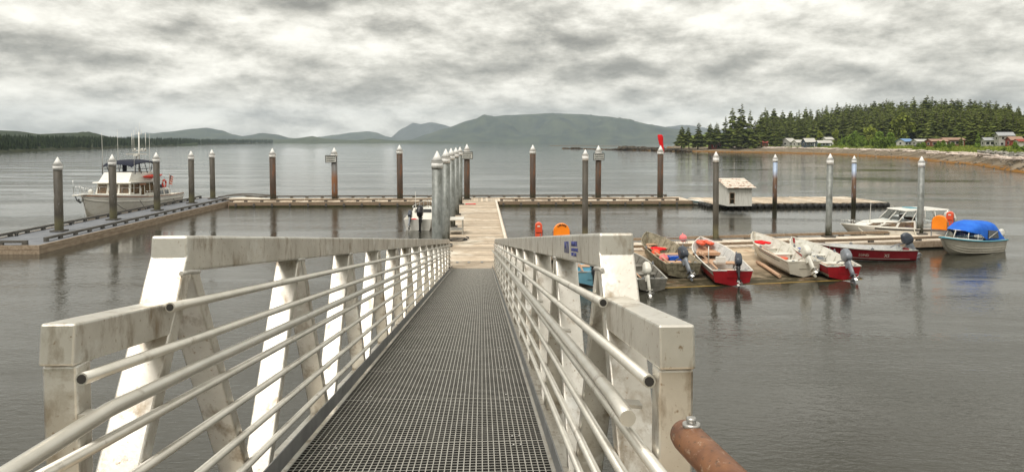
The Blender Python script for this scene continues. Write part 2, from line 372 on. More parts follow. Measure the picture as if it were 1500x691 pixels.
cut_wood = mat('logged_forest', (0.030,0.044,0.020), (0.085,0.095,0.048), rough=0.95, scale=0.006, detail=8, spec=0.1)
snow_m = mat('snow_mountain', (0.05,0.06,0.055), (0.075,0.085,0.075), rough=0.95, scale=0.01, spec=0.1)
over(snow_m, (0.8,0.8,0.8), 0.02, 0.60, 0.66, zr=(150, 240))
ridge('mountain', [(560,209),(600,205),(625,197),(650,189),(690,175.5),(720,171),(745,168.5),(775,167.5),(812,166.5),(850,167.5),(890,170.5),(925,177),(955,183),(990,189),(1030,198),(1075,206),(1110,209)], 5200, 900, far_wood)
ridge('mountain', [(540,209),(570,203),(590,188),(606,180),(616,182),(632,179.5),(648,182),(672,190),(720,203),(760,209)], 7200, 700, snow_m)
ridge('mountain', [(800,205),(835,178),(848,174),(862,172),(880,173),(905,176),(950,190),(985,185),(1008,183.5),(1045,189),(1100,200),(1140,209)], 7600, 700, snow_m)
ridge('mountain', [(410,209),(450,203),(490,198),(515,194.5),(540,192.5),(552,194.5),(566,200),(600,209)], 6800, 600, far_wood)
ridge('mountain', [(60,209),(150,207),(185,202),(215,196.5),(245,193.5),(280,189.5),(303,187.5),(325,191),(342,197),(356,199.5),(385,195),(405,197),(425,202),(470,209)], 5000, 700, far_wood)
ridge('mountain', [(150,209),(185,201),(205,196.5),(216,194.5),(235,197),(280,209)], 7400, 500, far_wood)
ridge('hill', [(-560,186),(-300,180),(-120,186),(0,191),(25,192),(60,196.5),(95,195),(128,194.5),(160,201),(190,203),(215,206.5),(290,209)], 1250, 260, near_wood)
ridge('hill', [(180,209),(260,206),(330,204),(372,203),(420,204.5),(440,202),(458,199.5),(475,203),(520,205.5),(550,203.5),(580,206),(640,207.5),(720,209)], 3600, 300, cut_wood)

# left shore: a low wooded point
def shore_left_z0(px): return lerp_profile([(-500,250),(-100,330),(0,380),(130,540),(250,950),(345,1800),(420,2600)], px)
b = MB(); rs = []
for v in (-3, 0, 6, 20, 60, 140, 260):
    row = []
    for i in range(120):
        px = -500 + 900*i/119; Y = shore_left_z0(px)+v*(1+shore_left_z0(px)/900)
        z = -1.0 if v < 0 else (0.05 if v == 0 else min(1.2+v*0.035, 5)*(0.8+0.5*mnoise.noise(Vector((px*0.02, v*0.02, 0)))))
        row.append(((px-CX)/F*Y, Y, z))
    rs.append(row)
b.rings(rs, 0, closed=False)
shore_mat = mat('wooded_shore', (0.02,0.026,0.014), (0.05,0.055,0.028), rough=0.95, scale=0.08, spec=0.1)
b.build('wooded_shore', shore_mat, kind='structure')
spruce_far = mat('far_spruce', (0.016,0.026,0.012), (0.035,0.050,0.020), rough=0.95, scale=0.05, island=0.45, spec=0.1)
b = MB()
for i in range(5200):
    px = rnd.uniform(-480, 400); z0 = shore_left_z0(px); v = rnd.random()**1.3*240*(1+z0/900)
    Y = z0+6+v; X = (px-CX)/F*Y; hgt = rnd.uniform(3.8, 6.2)*(1 if v < 25 else 1.1)*(1+z0/2500); base = min(1.0+v*0.035, 4.5)
    r = hgt*rnd.uniform(0.15, 0.22); a0 = rnd.random()*6; n = 5
    for k, (zb, zt, rr) in enumerate(((0.02, 0.55, 1.0), (0.32, 0.8, 0.74), (0.58, 1.0, 0.45))):
        ring = [(X+r*rr*math.cos(a0+k+6.283*j/n)*rnd.uniform(0.75,1.2), Y+r*rr*math.sin(a0+k+6.283*j/n), base+hgt*(zb+rnd.uniform(-.03,.05))) for j in range(n)]
        b.add(ring+[(X, Y, base+hgt*zt)], [(j, (j+1) % n, n) for j in range(n)])
tag(b.build('far_forest', spruce_far, kind='stuff'), 'dark conifer wood covering the low shore beyond the trawler', 'forest')

# right shore: beach, village flat, wooded rise
def shore_z0(px): return lerp_profile([(800,585),(850,545),(900,480),(1000,396),(1100,356),(1200,312),(1300,243),(1400,176),(1500,122),(1620,98),(1800,84),(2400,76)], px)
def beach_w(px): return lerp_profile([(800,5),(900,10),(980,25),(1060,55),(1150,60),(1250,42),(1300,36),(1400,24),(1500,19),(2400,18)], px)
def land(px):    return lerp_profile([(800,-.15),(960,-.1),(985,0.05),(1005,0.8),(1060,1),(2400,1)], px)
def ground(px, Y):
    v = Y - shore_z0(px); bw = beach_w(px); k = land(px)
    n = mnoise.fractal(Vector(((px-CX)/F*Y*0.03, Y*0.03, 0)), 1, 2, 3)
    if v < 0: return -0.25*min(1, -v/4) - 0.02
    if v < bw: return k*2.35*(v/bw)**1.15 + 0.10*n*min(1, v/6)
    u = v-bw
    z = 2.35 + 0.75*min(1, u/18) + 0.010*u
    if u > 85: z += 9.0*min(1, (u-85)/110)**1.2
    back = max(0.0, (u-330)/60); z = z*(1-min(1, back)) - 0.5*min(1, back)
    return k*(z + 0.25*n)
b = MB(); rs = []
pxs = [805+6*i for i in range(120)] + [1525+25*i for i in range(36)]
vs_ = [-6,0,2,5,8,12,16,20,25,30,36,42,48,55,62,70,78,88,100,115,135,160,190,230,280,340,400,450]
for v in vs_:
    rs.append([((px-CX)/F*(shore_z0(px)+v), shore_z0(px)+v, ground(px, shore_z0(px)+v)) for px in pxs])
b.rings(rs, 0, closed=False)
def shore_material():
    m = mat('shore_ground', (0.09,0.135,0.024), (0.19,0.23,0.05), rough=0.95, scale=0.12, detail=8, spec=0.1, bump=0.15, bscale=0.5)
    N, L = m.node_tree.nodes, m.node_tree.links; bs = N['Principled BSDF']; grass = bs.inputs['Base Color'].links[0].from_socket
    tcn = N.new('ShaderNodeTexCoord'); sp = N.new('ShaderNodeSeparateXYZ'); L.new(tcn.outputs['Object'], sp.inputs[0])
    nz = N.new('ShaderNodeTexNoise'); nz.inputs['Scale'].default_value = 0.25; nz.inputs['Detail'].default_value = 8; L.new(tcn.outputs['Object'], nz.inputs['Vector'])
    gr = N.new('ShaderNodeValToRGB'); gr.color_ramp.elements[0].color = (0.10,0.078,0.05,1); gr.color_ramp.elements[1].color = (0.26,0.215,0.16,1)
    gr.color_ramp.elements[0].position = 0.35; gr.color_ramp.elements[1].position = 0.65; L.new(nz.outputs['Fac'], gr.inputs[0])
    def band(lo, hi, col_a, col_b, amt):
        n2 = N.new('ShaderNodeMath'); n2.operation = 'MULTIPLY_ADD'; L.new(nz.outputs['Fac'], n2.inputs[0]); n2.inputs[1].default_value = amt; L.new(sp.outputs[2], n2.inputs[2])
        mr = N.new('ShaderNodeMapRange'); mr.inputs['From Min'].default_value = lo+amt*.5; mr.inputs['From Max'].default_value = hi+amt*.5; L.new(n2.outputs[0], mr.inputs[0])
        mm = N.new('ShaderNodeMix'); mm.data_type = 'RGBA'; L.new(mr.outputs[0], mm.inputs[0])
        for s_, c in (('A', col_a), ('B', col_b)):
            if isinstance(c, tuple): mm.inputs[s_].default_value = (*c, 1)
            else: L.new(c, mm.inputs[s_])
        return mm.outputs['Result']
    weed = band(0.25, 0.75, (0.22,0.105,0.022), gr.outputs[0], 1.0)       # rockweed low on the beach
    weed = band(-0.05, 0.12, (0.045,0.036,0.02), weed, 0.1)
    L.new(band(2.2, 2.7, weed, grass, 0.5), bs.inputs['Base Color'])
    return m
b.build('village_shore', shore_material(), kind='structure')

# unseen home shore behind the viewer: bank added to block low sky, darkening truss faces
b = MB(); rs = []
for v, z in ((0,-1.2),(4,.6),(10,3.2),(16,4.4),(30,7),(50,16),(80,27),(120,38),(170,45),(230,40)):
    rs.append([(x+rnd.uniform(-2,2), -9-v-.0009*x*x*(1 if abs(x) < 130 else .6), z*(1+.18*mnoise.noise(Vector((x*.02, v*.02, 5))))) for x in range(-260, 261, 10)][::-1])
b.rings(rs, 0, closed=False); b.build('unseen_shore', near_wood, kind='structure')
# reef of dark rocks running out from the point
rock = mat('reef_rock', (0.028,0.024,0.018), (0.085,0.068,0.046), rough=0.9, scale=0.5, island=0.35, bump=0.1, bscale=1.5)
over(rock, (0.16,0.085,0.02), 0.35, 0.45, 0.6, zr=(0.9, 0.2))
riprap_m = mat('riprap', (0.20,0.19,0.165), (0.36,0.345,0.31), rough=0.9, scale=0.8, island=0.35)
drift_m = mat('driftwood', (0.48,0.40,0.34), (0.72,0.63,0.56), rough=0.9, scale=0.8, island=0.3)
def boulder(mb, c, r, sq=0.7):
    n = 7; rs = []
    for k in range(1, 5):
        a = math.pi*k/5
        rs.append([(c[0]+r*math.sin(a)*math.cos(6.283*j/n+k)*rnd.uniform(.75,1.2), c[1]+r*math.sin(a)*math.sin(6.283*j/n+k)*rnd.uniform(.75,1.2), c[2]-r*sq*math.cos(a)*rnd.uniform(.8,1.1)) for j in range(n)])
    mb.rings(rs, 0, True, True, smooth=False)
b = MB()
for i in range(420):
    px = 822 + 190*rnd.random()**0.8; Y = shore_z0(px)+rnd.uniform(-2, 9)
    amp = lerp_profile([(820,0.5),(845,0.9),(862,0.15),(895,0.35),(915,1.6),(940,1.5),(965,1.3),(1000,1.1),(1015,.8)], px)
    r = rnd.uniform(0.6, 2.0)*max(0.5, amp); boulder(b, ((px-CX)/F*Y, Y, 0.0+amp*rnd.uniform(0, 0.9)), r)
tag(b.build('reef', rock, kind='stuff'), 'dark weedy rocks of a low reef running out from the wooded point', 'rocks')
b = MB()
for i in range(520):
    px = rnd.uniform(1045, 1640); Y = shore_z0(px)+beach_w(px)*rnd.uniform(0.84, 1.10); g_ = ground(px, Y); c = Vector(((px-CX)/F*Y, Y, g_+0.15))
    ln = rnd.uniform(1.2, 5.5); a = rnd.gauss(0.2, 0.7); d = Vector((math.cos(a), math.sin(a), rnd.uniform(-.06,.12)))*ln/2; r = rnd.uniform(0.10, 0.30)
    b.tube([c-d, c+d], [r, r*0.7], 6)
tag(b.build('driftwood', drift_m, kind='stuff'), 'line of bleached driftwood logs along the top of the beach', 'driftwood')
b = MB()
for i in range(330):
    px = rnd.uniform(1432, 1640); Y = shore_z0(px)+beach_w(px)*rnd.uniform(1.02, 1.35); g_ = ground(px, Y)
    boulder(b, ((px-CX)/F*Y, Y, g_+rnd.uniform(0, 0.75)), rnd.uniform(0.25, 0.6))
tag(b.build('riprap', riprap_m, kind='stuff'), 'bank of pale broken boulders at the edge of the village grass', 'rocks')
beach_st = mat('beach_stone', (0.10,0.088,0.068), (0.24,0.215,0.175), rough=0.9, scale=1, island=0.5)
b = MB()
for i in range(700):
    px = rnd.uniform(1010, 1620); t = rnd.random(); Y = shore_z0(px)+beach_w(px)*t; g_ = ground(px, Y)
    r = rnd.uniform(0.08, 0.3); boulder(b, ((px-CX)/F*Y, Y, g_+r*0.2), r)
tag(b.build('beach_stones', beach_st, kind='stuff'), 'grey brown stones scattered over the tidal beach', 'stones')

# ---- trees
leaf_d = mat('spruce_needles', (0.055,0.074,0.016), (0.128,0.146,0.034), rough=0.9, scale=0.35, island=0.45, objrand=0.30, spec=0.15)
leaf_m = mat('young_conifer_needles', (0.085,0.145,0.018), (0.18,0.25,0.045), rough=0.9, scale=0.4, island=0.4, objrand=0.25, spec=0.15)
leaf_l = mat('alder_leaves', (0.15,0.19,0.028), (0.27,0.30,0.06), rough=0.9, scale=0.4, island=0.4, objrand=0.2, spec=0.15)
bark = mat('bark', (0.085,0.070,0.052), (0.17,0.145,0.115), rough=0.95, scale=1.5, stretch=(3,3,0.4))
def conifer(seed, hgt, rad, bare, dens=1.0):
    r = random.Random(seed); c = MB(); t = MB()
    lean = Vector((r.uniform(-.02,.02), r.uniform(-.02,.02), 0))
    t.tube([(0,0,-0.8), (0,0,hgt*0.05), lean*hgt*0.4+Vector((0,0,hgt*0.5)), lean*hgt+Vector((0,0,hgt*0.97))], [hgt*0.020, hgt*0.016, hgt*0.010, 0.02], 6)
    levels = int(30*dens)
    for k in range(levels):
        u = (k+r.random())/levels; z = hgt*(bare+(1-bare)*u); rr = rad*((1-u)**0.75*0.95+0.05)*r.uniform(0.65, 1.2)
        if u < 0.12: rr *= r.uniform(0.4, 1.0)
        nb = max(4, int(8*(1-u)+3))
        for q in range(nb):
            a = 6.283*(q+r.random()*0.8)/nb + k*1.3; ln = rr*r.uniform(0.65, 1.15); dr = ln*r.uniform(0.18, 0.5)
            ca, sa = math.cos(a), math.sin(a); wd = ln*r.uniform(0.26, 0.42); o = lean*z + Vector((0,0,z+r.uniform(-.2,.2)))
            p0 = o; p1 = o+Vector((ca*ln*.5, sa*ln*.5, -dr*.25)); p2 = o+Vector((ca*ln, sa*ln, -dr)); s_ = Vector((-sa, ca, 0))*wd
            dp = Vector((0,0,-wd*r.uniform(.5,1.1)))
            c.add([p0, p1+s_+dp*.6, p2, p1-s_+dp*.6, p1+Vector((0,0,.12*ln)), p1+dp*1.4], [(0,3,4),(0,4,1),(4,2,1),(4,3,2),(0,5,2)])
    return c, t
def broadleaf(seed, hgt, rad, col=False, base=0.12):
    r = random.Random(seed); c = MB(); t = MB()
    t.tube([(0,0,-0.5), (0,0,hgt*0.3), (0.1,0.1,hgt*0.7)], [hgt*0.03, hgt*0.02, hgt*0.006], 6)
    for i in range(6):
        a = r.random()*6.28; t.tube([(0,0,hgt*(.2+.06*i)), (rad*.5*math.cos(a), rad*.5*math.sin(a), hgt*(.4+.07*i))], [hgt*0.011, 0.02], 5)
    cl = [(r.gauss(0,.4), r.gauss(0,.4), r.random()) for _ in range(26)]
    for x, y, u in cl:
        e = math.sin(math.pi*min(1, u*0.88+0.14))**0.6; R_ = rad*(0.55 if col else 0.42)*r.uniform(.6, 1.1)
        cc = Vector((x*rad*e, y*rad*e, hgt*(base+(0.94-base)*u)))
        for _ in range(70):
            d = Vector((r.gauss(0,1), r.gauss(0,1), r.gauss(0,1))).normalized()*R_*r.uniform(.5,1.05); s_ = rad*r.uniform(.06,.13)
            n_ = Vector((r.gauss(0,1), r.gauss(0,1), r.gauss(0.6,1))).normalized(); a_ = n_.orthogonal().normalized()*s_; b_ = n_.cross(a_)
            p = cc+d; c.add([p-a_-b_*.6, p+a_-b_*.6, p+a_*.7+b_, p-a_*.7+b_], [(0,1,2,3)])
    return c, t
VAR = {}
def variant(key, pair, lm):
    VAR[key] = (pair[0].mesh('crown', lm), pair[1].mesh('trunk', bark))
for i in range(7): variant(('s', i), conifer(100+i, 10, 1.75+0.12*(i % 4), (0.05, 0.10, 0.22, 0.08, 0.30, 0.14, 0.4)[i]), leaf_d)
for i in range(3): variant(('y', i), conifer(200+i, 10, 2.5, 0.03, 0.8), leaf_m)
for i in range(3): variant(('b', i), broadleaf(300+i, 10, 3.9), leaf_l)
for i in range(2): variant(('c', i), broadleaf(330+i, 10, 1.9, True), leaf_l)
for i in range(3): variant(('u', i), broadleaf(360+i, 10, 6.5, False, 0.02), leaf_m)
def tree(name, key, px, Y, hgt, label, cat, group=None, wide=1.0, z=None):
    g_ = ground(px, Y) if z is None else z
    o = thing(name, ((px-CX)/F*Y, Y, g_-0.05), rnd.random()*6.28, label, cat, group); s = hgt/10
    o.scale = (s*wide, s*wide, s); cm, tm = VAR[key]
    place('crown', cm, o); place('trunk', tm, o); return o
sky_prof = [(985,192),(1000,185),(1025,180),(1045,178),(1062,164),(1080,153),(1095,151),(1112,158),(1130,161),(1150,164),(1180,160),(1215,153),(1250,150),(1300,147),(1340,144.5),(1400,145),(1440,147),(1470,152),(1500,158),(1560,160),(1700,160)]
FL, FG = 'tall dark spruce among the dense forest rising behind the village', 'spruces of the forest behind the village'
for row in range(6):
    n = 48
    for i in range(n):
        px = 1118 + (1640-1118)*(i+rnd.uniform(.05,.95))/n; bw = beach_w(px)
        u = (96, 110, 126, 144, 164, 186)[row] + rnd.uniform(-8, 8)
        u = u*lerp_profile([(1100,.45),(1200,.8),(1290,1),(1700,1)], px)
        Y = shore_z0(px)+bw+u; g_ = ground(px, Y)
        limit = H + (208-lerp_profile(sky_prof, px)-rnd.uniform(-4, 4))/F*Y - g_
        hgt = limit*(0.70+0.055*row)*rnd.uniform(0.9, 1.04) if row < 4 else limit*rnd.uniform(0.93, 1.04)
        tree('spruce_tree', ('s', rnd.choice((0,1,3,5) if row < 3 else range(7))), px, Y, max(9, hgt), FL, 'tree', FG, wide=rnd.uniform(1.2,1.65)*min(1.25, 24/max(9, hgt)))
fill = MB(); fv = [conifer(500+i, 10, 1.9, 0.10, 0.6)[0] for i in range(4)]
for i in range(560):
    px = rnd.uniform(1108, 1660); u = rnd.uniform(98, 215)*lerp_profile([(1100,.45),(1200,.8),(1290,1),(1700,1)], px); Y = shore_z0(px)+beach_w(px)+u; g_ = ground(px, Y)
    s_ = max(8, (H + (208-lerp_profile(sky_prof, px))/F*Y - g_)*rnd.uniform(.66, .74+.26*min(1, max(0, u-98)/70)))/10; a = rnd.random()*6.28; ca, sa = math.cos(a)*s_*1.35, math.sin(a)*s_*1.35; X = (px-CX)/F*Y; c = fv[i % 4]; o_ = len(fill.v)
    fill.v += [(X+x*ca-y*sa, Y+x*sa+y*ca, g_+z*s_) for x, y, z in c.v]; fill.f += [tuple(q+o_ for q in f) for f in c.f]; fill.m += c.m; fill.s += c.s
tag(fill.build('forest', leaf_d, kind='stuff'), 'mass of dark spruce crowns filling the forest behind the village', 'forest')
def ytop_h(px, Y, ytop): return H + (208-ytop)/F*Y - ground(px, Y)
for px, v, yt, key, wd, lab in [
    (998,22,184,('s',2),1.3,'lone spruce with thin crown at the outer end of the wooded point'),
    (1009,24,185,('s',4),1.2,'slim spruce second from the outer end of the wooded point'),
    (1022,24,179,('s',5),1.3,'bushy dark spruce third from the outer end of the wooded point'),
    (1040,30,180,('s',2),1.25,'open crowned spruce before the red cabin on the point'),
    (1051,34,179,('s',4),1.3,'open crowned spruce behind the red cabin on the point'),
    (1063,38,170,('s',0),1.2,'dark spruce on the edge of the tall clump on the point'),
    (1072,42,156,('s',1),1.0,'tall dense spruce in the clump on the point, beside the tallest'),
    (1085,44,151,('s',3),1.05,'tallest spruce of the clump on the wooded point'),
    (1097,46,160,('s',0),1.0,'spruce on the landward edge of the tall clump on the point'),
    (1115,60,164,('s',2),1.0,'slender spruce standing apart just inland of the tall clump'),
    (1106,50,175,('s',1),1.2,'low dark spruce filling the foot of the tall clump'),
    (1078,34,178,('s',5),1.3,'short broad spruce in front of the tallest spruce on the point'),
    (1133,66,184,('s',3),1.3,'broad dark spruce beside the small red roofed cabin'),
    (1141,64,187,('s',0),1.2,'dark spruce next to the pale roofed house at the beach'),
    (1245,86,186,('s',0),1.2,'dark spruce above the bright young thicket behind the beach'),
    (1300,92,190,('s',3),1.1,'dark young spruce between the beach thicket and the round alder'),
    (1384,112,190,('s',1),1.1,'broad spruce standing behind the brown bungalow'),
    (1362,110,190,('s',3),1.2,'rounded spruce between the pale shed and the brown bungalow'),
    (1407,98,196,('s',0),1.1,'small dark spruce beside the white mast in the village'),
    ]:
    Y = shore_z0(px)+v; hh = ytop_h(px, Y, yt); tree('spruce_tree', key, px, Y, hh, lab, 'tree', 'single spruces of the point and village', wd*(1.45 if px < 1060 else 1.3))
for px, v, yt, key, wd, nm, lab in [
    (1321,108,169,('b',0),1.0,'alder_tree','big round light green alder against the dark forest'),
    (1199,74,190,('c',0),1.0,'alder_tree','yellow green columnar alder behind the dark blue cabin'),
    (1224,70,189,('c',1),1.0,'alder_tree','yellow green columnar alder beyond the long low blue shed'),
    (1432,66,191,('y',0),0.85,'spruce_tree','bright green bushy young spruce on the village grass before the grey house'),
    (1273,84,186,('b',1),0.8,'alder_tree','bright green leafy tree in the thicket behind the beach'),
    (1445,112,197,('b',2),0.8,'alder_tree','low leafy tree beside the grey two storey house'),
    (1488,110,198,('b',1),0.9,'alder_tree','leafy tree behind the dark red shed'),
    (1255,66,192,('y',1),0.9,'spruce_tree','bright young conifer at the front of the thicket behind the beach'),
    (1183,72,199,('b',0),0.9,'alder_tree','low round leafy tree behind the dark blue cabin')]:
    Y = shore_z0(px)+v; tree(nm, key, px, Y, ytop_h(px, Y, yt), lab, 'tree', None, wd)
for i in range(64):
    if i < 12: px = rnd.uniform(1000, 1120); v = beach_w(px)*rnd.uniform(1.0, 1.12)+rnd.uniform(0, 6); hh = rnd.uniform(1.5, 3.2)
    elif i < 34: px = rnd.uniform(1228, 1312); v = beach_w(px)+rnd.uniform(10, 62); hh = rnd.uniform(3.0, 8)
    else: px = rnd.choice((rnd.uniform(1130, 1230), rnd.uniform(1310, 1500), rnd.uniform(1360, 1420))); v = beach_w(px)+rnd.uniform(9, 84); hh = rnd.uniform(0.9, 2.4)
    Y = shore_z0(px)+v
    tree('shrub', ('u', rnd.randrange(3)) if rnd.random() < .7 or hh < 2.2 else ('y', rnd.randrange(3)), px, Y, hh, 'bright green leafy shrub among the grass and houses behind the beach', 'shrub', 'shrubs behind the beach', 0.8)

# tall grass on the village flat
b = MB()
for i in range(15000):
    px = rnd.uniform(1090, 1640); Y = shore_z0(px)+beach_w(px)+4+rnd.random()**1.2*84; X = (px-CX)/F*Y; z = ground(px, Y); hh = rnd.uniform(.25, .8); a = rnd.random()*6.28; ww = rnd.uniform(.15, .5)
    d = Vector((math.cos(a), math.sin(a), 0))*ww; p = Vector((X, Y, z-.05))
    b.add([p-d, p+d, p+Vector((rnd.uniform(-.2,.2), rnd.uniform(-.2,.2), hh))], [(0,1,2)])
grass_m = mat('tall_grass', (0.13,0.185,0.028), (0.27,0.30,0.065), rough=0.95, scale=0.15, island=0.35, spec=0.1)
tag(b.build('grass', grass_m, kind='stuff'), 'tall yellow green grass between the beach and the houses', 'grass')

# ---- houses
def paint(n, c): return mat(n, c, tuple(min(1, x*1.15) for x in c), rough=0.8, scale=0.6)
P_ = dict(white=paint('house_white',(0.46,0.45,0.42)), navyblue=paint('house_navy',(0.045,0.065,0.085)), slate=paint('house_slate',(0.12,0.17,0.20)), redbrown=paint('house_redbrown',(0.20,0.065,0.035)),
          grey=paint('house_grey',(0.36,0.35,0.325)), red=paint('house_red',(0.26,0.05,0.035)), rw=paint('roof_white',(0.46,0.45,0.42)), rblue=paint('roof_blue',(0.16,0.27,0.46)), rgrey=paint('roof_grey',(0.30,0.31,0.32)), rred=paint('roof_red',(0.26,0.05,0.035)), rbrown=paint('roof_brown',(0.30,0.19,0.14)), trim=paint('house_trim',(0.7,0.69,0.66)))
def house(px, v, w_, d_, hw, hr, wall, roof, label, rz=0.0, nwin=2, cat='house', storeys=1, name='house', door=True, z=None):
    Y = shore_z0(px)+v; g_ = ground(px, Y)
    o = thing(name, ((px-CX)/F*Y, Y, g_), rz, label, cat)
    x, y = w_/2, d_/2
    m_ = MB().hexa([(-x,-y,-.8),(x,-y,-.8),(x,y,-.8),(-x,y,-.8),(-x,-y,hw),(x,-y,hw),(x,y,hw),(-x,y,hw)])
    m_.add([(-x,-y,hw),(-x,y,hw),(-x,0,hw+hr),(x,-y,hw),(x,y,hw),(x,0,hw+hr)], [(0,2,1),(3,4,5)])
    m_.build('wall', P_[wall], o)
    e = 0.35; k = hr/y
    rf = MB()
    for s_ in (-1, 1):
        a, b_, c_, d2 = (-x-e, s_*(y+e), hw-k*e), (x+e, s_*(y+e), hw-k*e), (x+e, 0, hw+hr), (-x-e, 0, hw+hr)
        q = [a, b_, c_, d2] if s_ < 0 else [b_, a, d2, c_]
        rf.panel(q, 0, 1, 0, 1, 0.06, off=0.09)
    rf.build('roof', P_[roof], o)
    quad = [(-x,-y,0),(x,-y,0),(x,-y,hw),(-x,-y,hw)]; side = [(-x,y,0),(-x,-y,0),(-x,-y,hw),(-x,y,hw)]
    for st in range(storeys):
        v0 = (st+.38)/storeys; v1 = (st+.78)/storeys
        for i in range(nwin):
            c_ = (i+.5)/nwin*(0.72 if door and st == 0 else 0.94)+.03; hw_ = min(.09, .28/nwin)
            f_ = MB().panel(quad, c_-hw_-.015, c_+hw_+.015, v0-.03/storeys, v1+.03/storeys, .04).build('window', P_['trim'], o)
            MB().panel(quad, c_-hw_, c_+hw_, v0, v1, .05, off=.012).build('pane', glass, f_)
        f_ = MB().panel(side, .36, .64, v0-.03/storeys, v1+.03/storeys, .04).build('window', P_['trim'], o)
        MB().panel(side, .38, .62, v0, v1, .05, off=.012).build('pane', glass, f_)
    if door: MB().panel(quad, .82, .93, .0, min(.8, 2.05/hw), .045).build('door', P_['trim'], o)
    return o
house(1048,36,7,5,2.6,1.3,'red','rbrown','red brown cabin half hidden by spruces on the wooded point',.2)
house(1119,72,4,4,2.2,1.0,'redbrown','rred','small cabin with bright red roof below the tall spruce clump',.3,1)
house(1155,74,6,6,2.7,2.0,'grey','rw','house with pale steep roof, nearest to the red roofed cabin',.5)
house(1169,72,5,5,2.2,1.4,'white','rw','small white house with pale roof beside the dark blue cabin',.2)
house(1184,62,5.6,5,2.9,1.9,'navyblue','rw','dark blue cabin with pale metal roof above the driftwood',.05)
house(1206,66,7.4,4,1.9,1.2,'slate','rw','long low blue grey shed with pale roof',.0,3,'shed',name='shed')
house(1212,100,5,4,3.6,1.2,'white','rw','white house peeping between two columnar alders',.2)
house(1325,84,5.4,4.4,2.2,1.1,'white','rblue','white cottage with bright blue roof below the round alder',.35)
house(1347,96,5.6,4,2.0,.9,'grey','rw','low grey shed with pale roof beside the blue roofed cottage',.1,1,'shed',name='shed')
house(1371,76,6.0,5,2.3,.8,'redbrown','rbrown','red brown bungalow with flat brown roof and white windows',-.05,3)
house(1393,98,7.6,5,2.7,.8,'redbrown','rbrown','larger brown bungalow behind the one with white windows',-.05,3)
house(1470,100,4.4,5.2,3.9,1.1,'grey','rgrey','grey two storey house with shallow grey roof',-.35,2,'house',2)
house(1453,104,6.0,4.2,2.5,.9,'grey','rgrey','long grey single storey wing beside the two storey house',-.3,3)
house(1485,102,3.6,4,2.4,1.0,'red','rbrown','dark red shed beside the grey two storey house',-.2,1,'shed',name='shed')
house(1499,92,4.2,3.4,1.9,.6,'white','rred','pale hut with red roof beyond the dark red shed',-.2,1,'shed',name='shed')
Y = shore_z0(1417)+120; o = thing('mast', ((1417-CX)/F*Y, Y, ground(1417, Y)), 0, 'white lattice mast with drum antennas rising between village spruces', 'mast')
m_ = MB()
for sx in (-.3, .3):
    for sy in (-.3, .3): m_.tube([(sx, sy, 0), (sx*.8, sy*.8, 7)], .05, 5)
for k in range(9): m_.bar((-.3,-.3,k*.75),(.3,-.3,k*.75+.75),.05,.05); m_.bar((.3,.3,k*.75),(-.3,.3,k*.75+.75),.05,.05)
m_.build('lattice', P_['trim'], o); MB().lathe([(.42,6.2),(.45,6.3),(.45,7.3),(.3,7.5)], 12).build('antenna', P_['trim'], o)
# parked car
car_paint = mat('car_dark', (0.03,0.03,0.032), rough=0.25)
Y = shore_z0(1347)+62; o = thing('parked_car', ((1347-CX)/F*Y, Y, ground(1347, Y)), 0.15, 'dark parked car on the grass in front of the low grey shed', 'car')
m_ = MB(); pr = [(-2.1,.35),(-2.1,.75),(-1.3,.92),(-.75,1.42),(.75,1.45),(1.35,.95),(2.1,.85),(2.1,.35)]
m_.rings([[(x_, s_*.85, z_) for x_, z_ in pr] for s_ in (-1, 1)], smooth=False); m_.build('body', car_paint, o)
MB().hexa([(-1.1,-.87,.95),(1.15,-.87,.97),(1.15,.87,.97),(-1.1,.87,.95),(-.7,-.80,1.38),(.7,-.80,1.41),(.7,.80,1.41),(-.7,.80,1.38)]).build('window', glass, o)
for wx in (-1.3, 1.35):
    for wy in (-.82, .82): MB().tube([(wx, wy-.1, .33), (wx, wy+.1, .33)], .33, 14).build('wheel', rubber, o)

# ------------------------------------------------------------------ gangway
def Dch(Y): return -0.026 + 0.1435*Y                 # top chord below eye level
def Ddk(Y): return 1.45 + 0.1345*Y                   # walking surface below eye level
def GW(xp, Y, fr): return G(xp, Y, H - (Dch(Y) + fr*(Ddk(Y)-Dch(Y))))
XI_L, XI_R = -1.30, 0.535                             # inner faces of the trusses
XC = (XI_L+XI_R)/2
TW = 0.16                                            # truss tube width
Y0, PAN, NP = 2.17, 1.87, 14
YE = Y0 + PAN*NP
gang = thing('gangway', G(XC, Y0, H-Ddk(Y0)), DOCK_RZ, 'long aluminium truss gangway with pipe rails sloping down to the floating dock', 'gangway')
bpy.context.view_layer.update()
GI = gang.matrix_world.inverted()
def gp(*a): return GI @ GW(*a)
deck_n = (gp(XC,10,0.5)-gp(XC,10,1)).normalized()
fall = (gp(XC,20,1)-gp(XC,10,1)).normalized(); side_v = Vector((1,0,0))
def gbuild(mb, name, m, bevel=0.0, parent=None): return mb.build(name, m, parent or gang, bevel)
def pt(xp, Y, fr, dz=0.0): return gp(xp, Y, fr) + deck_n*dz
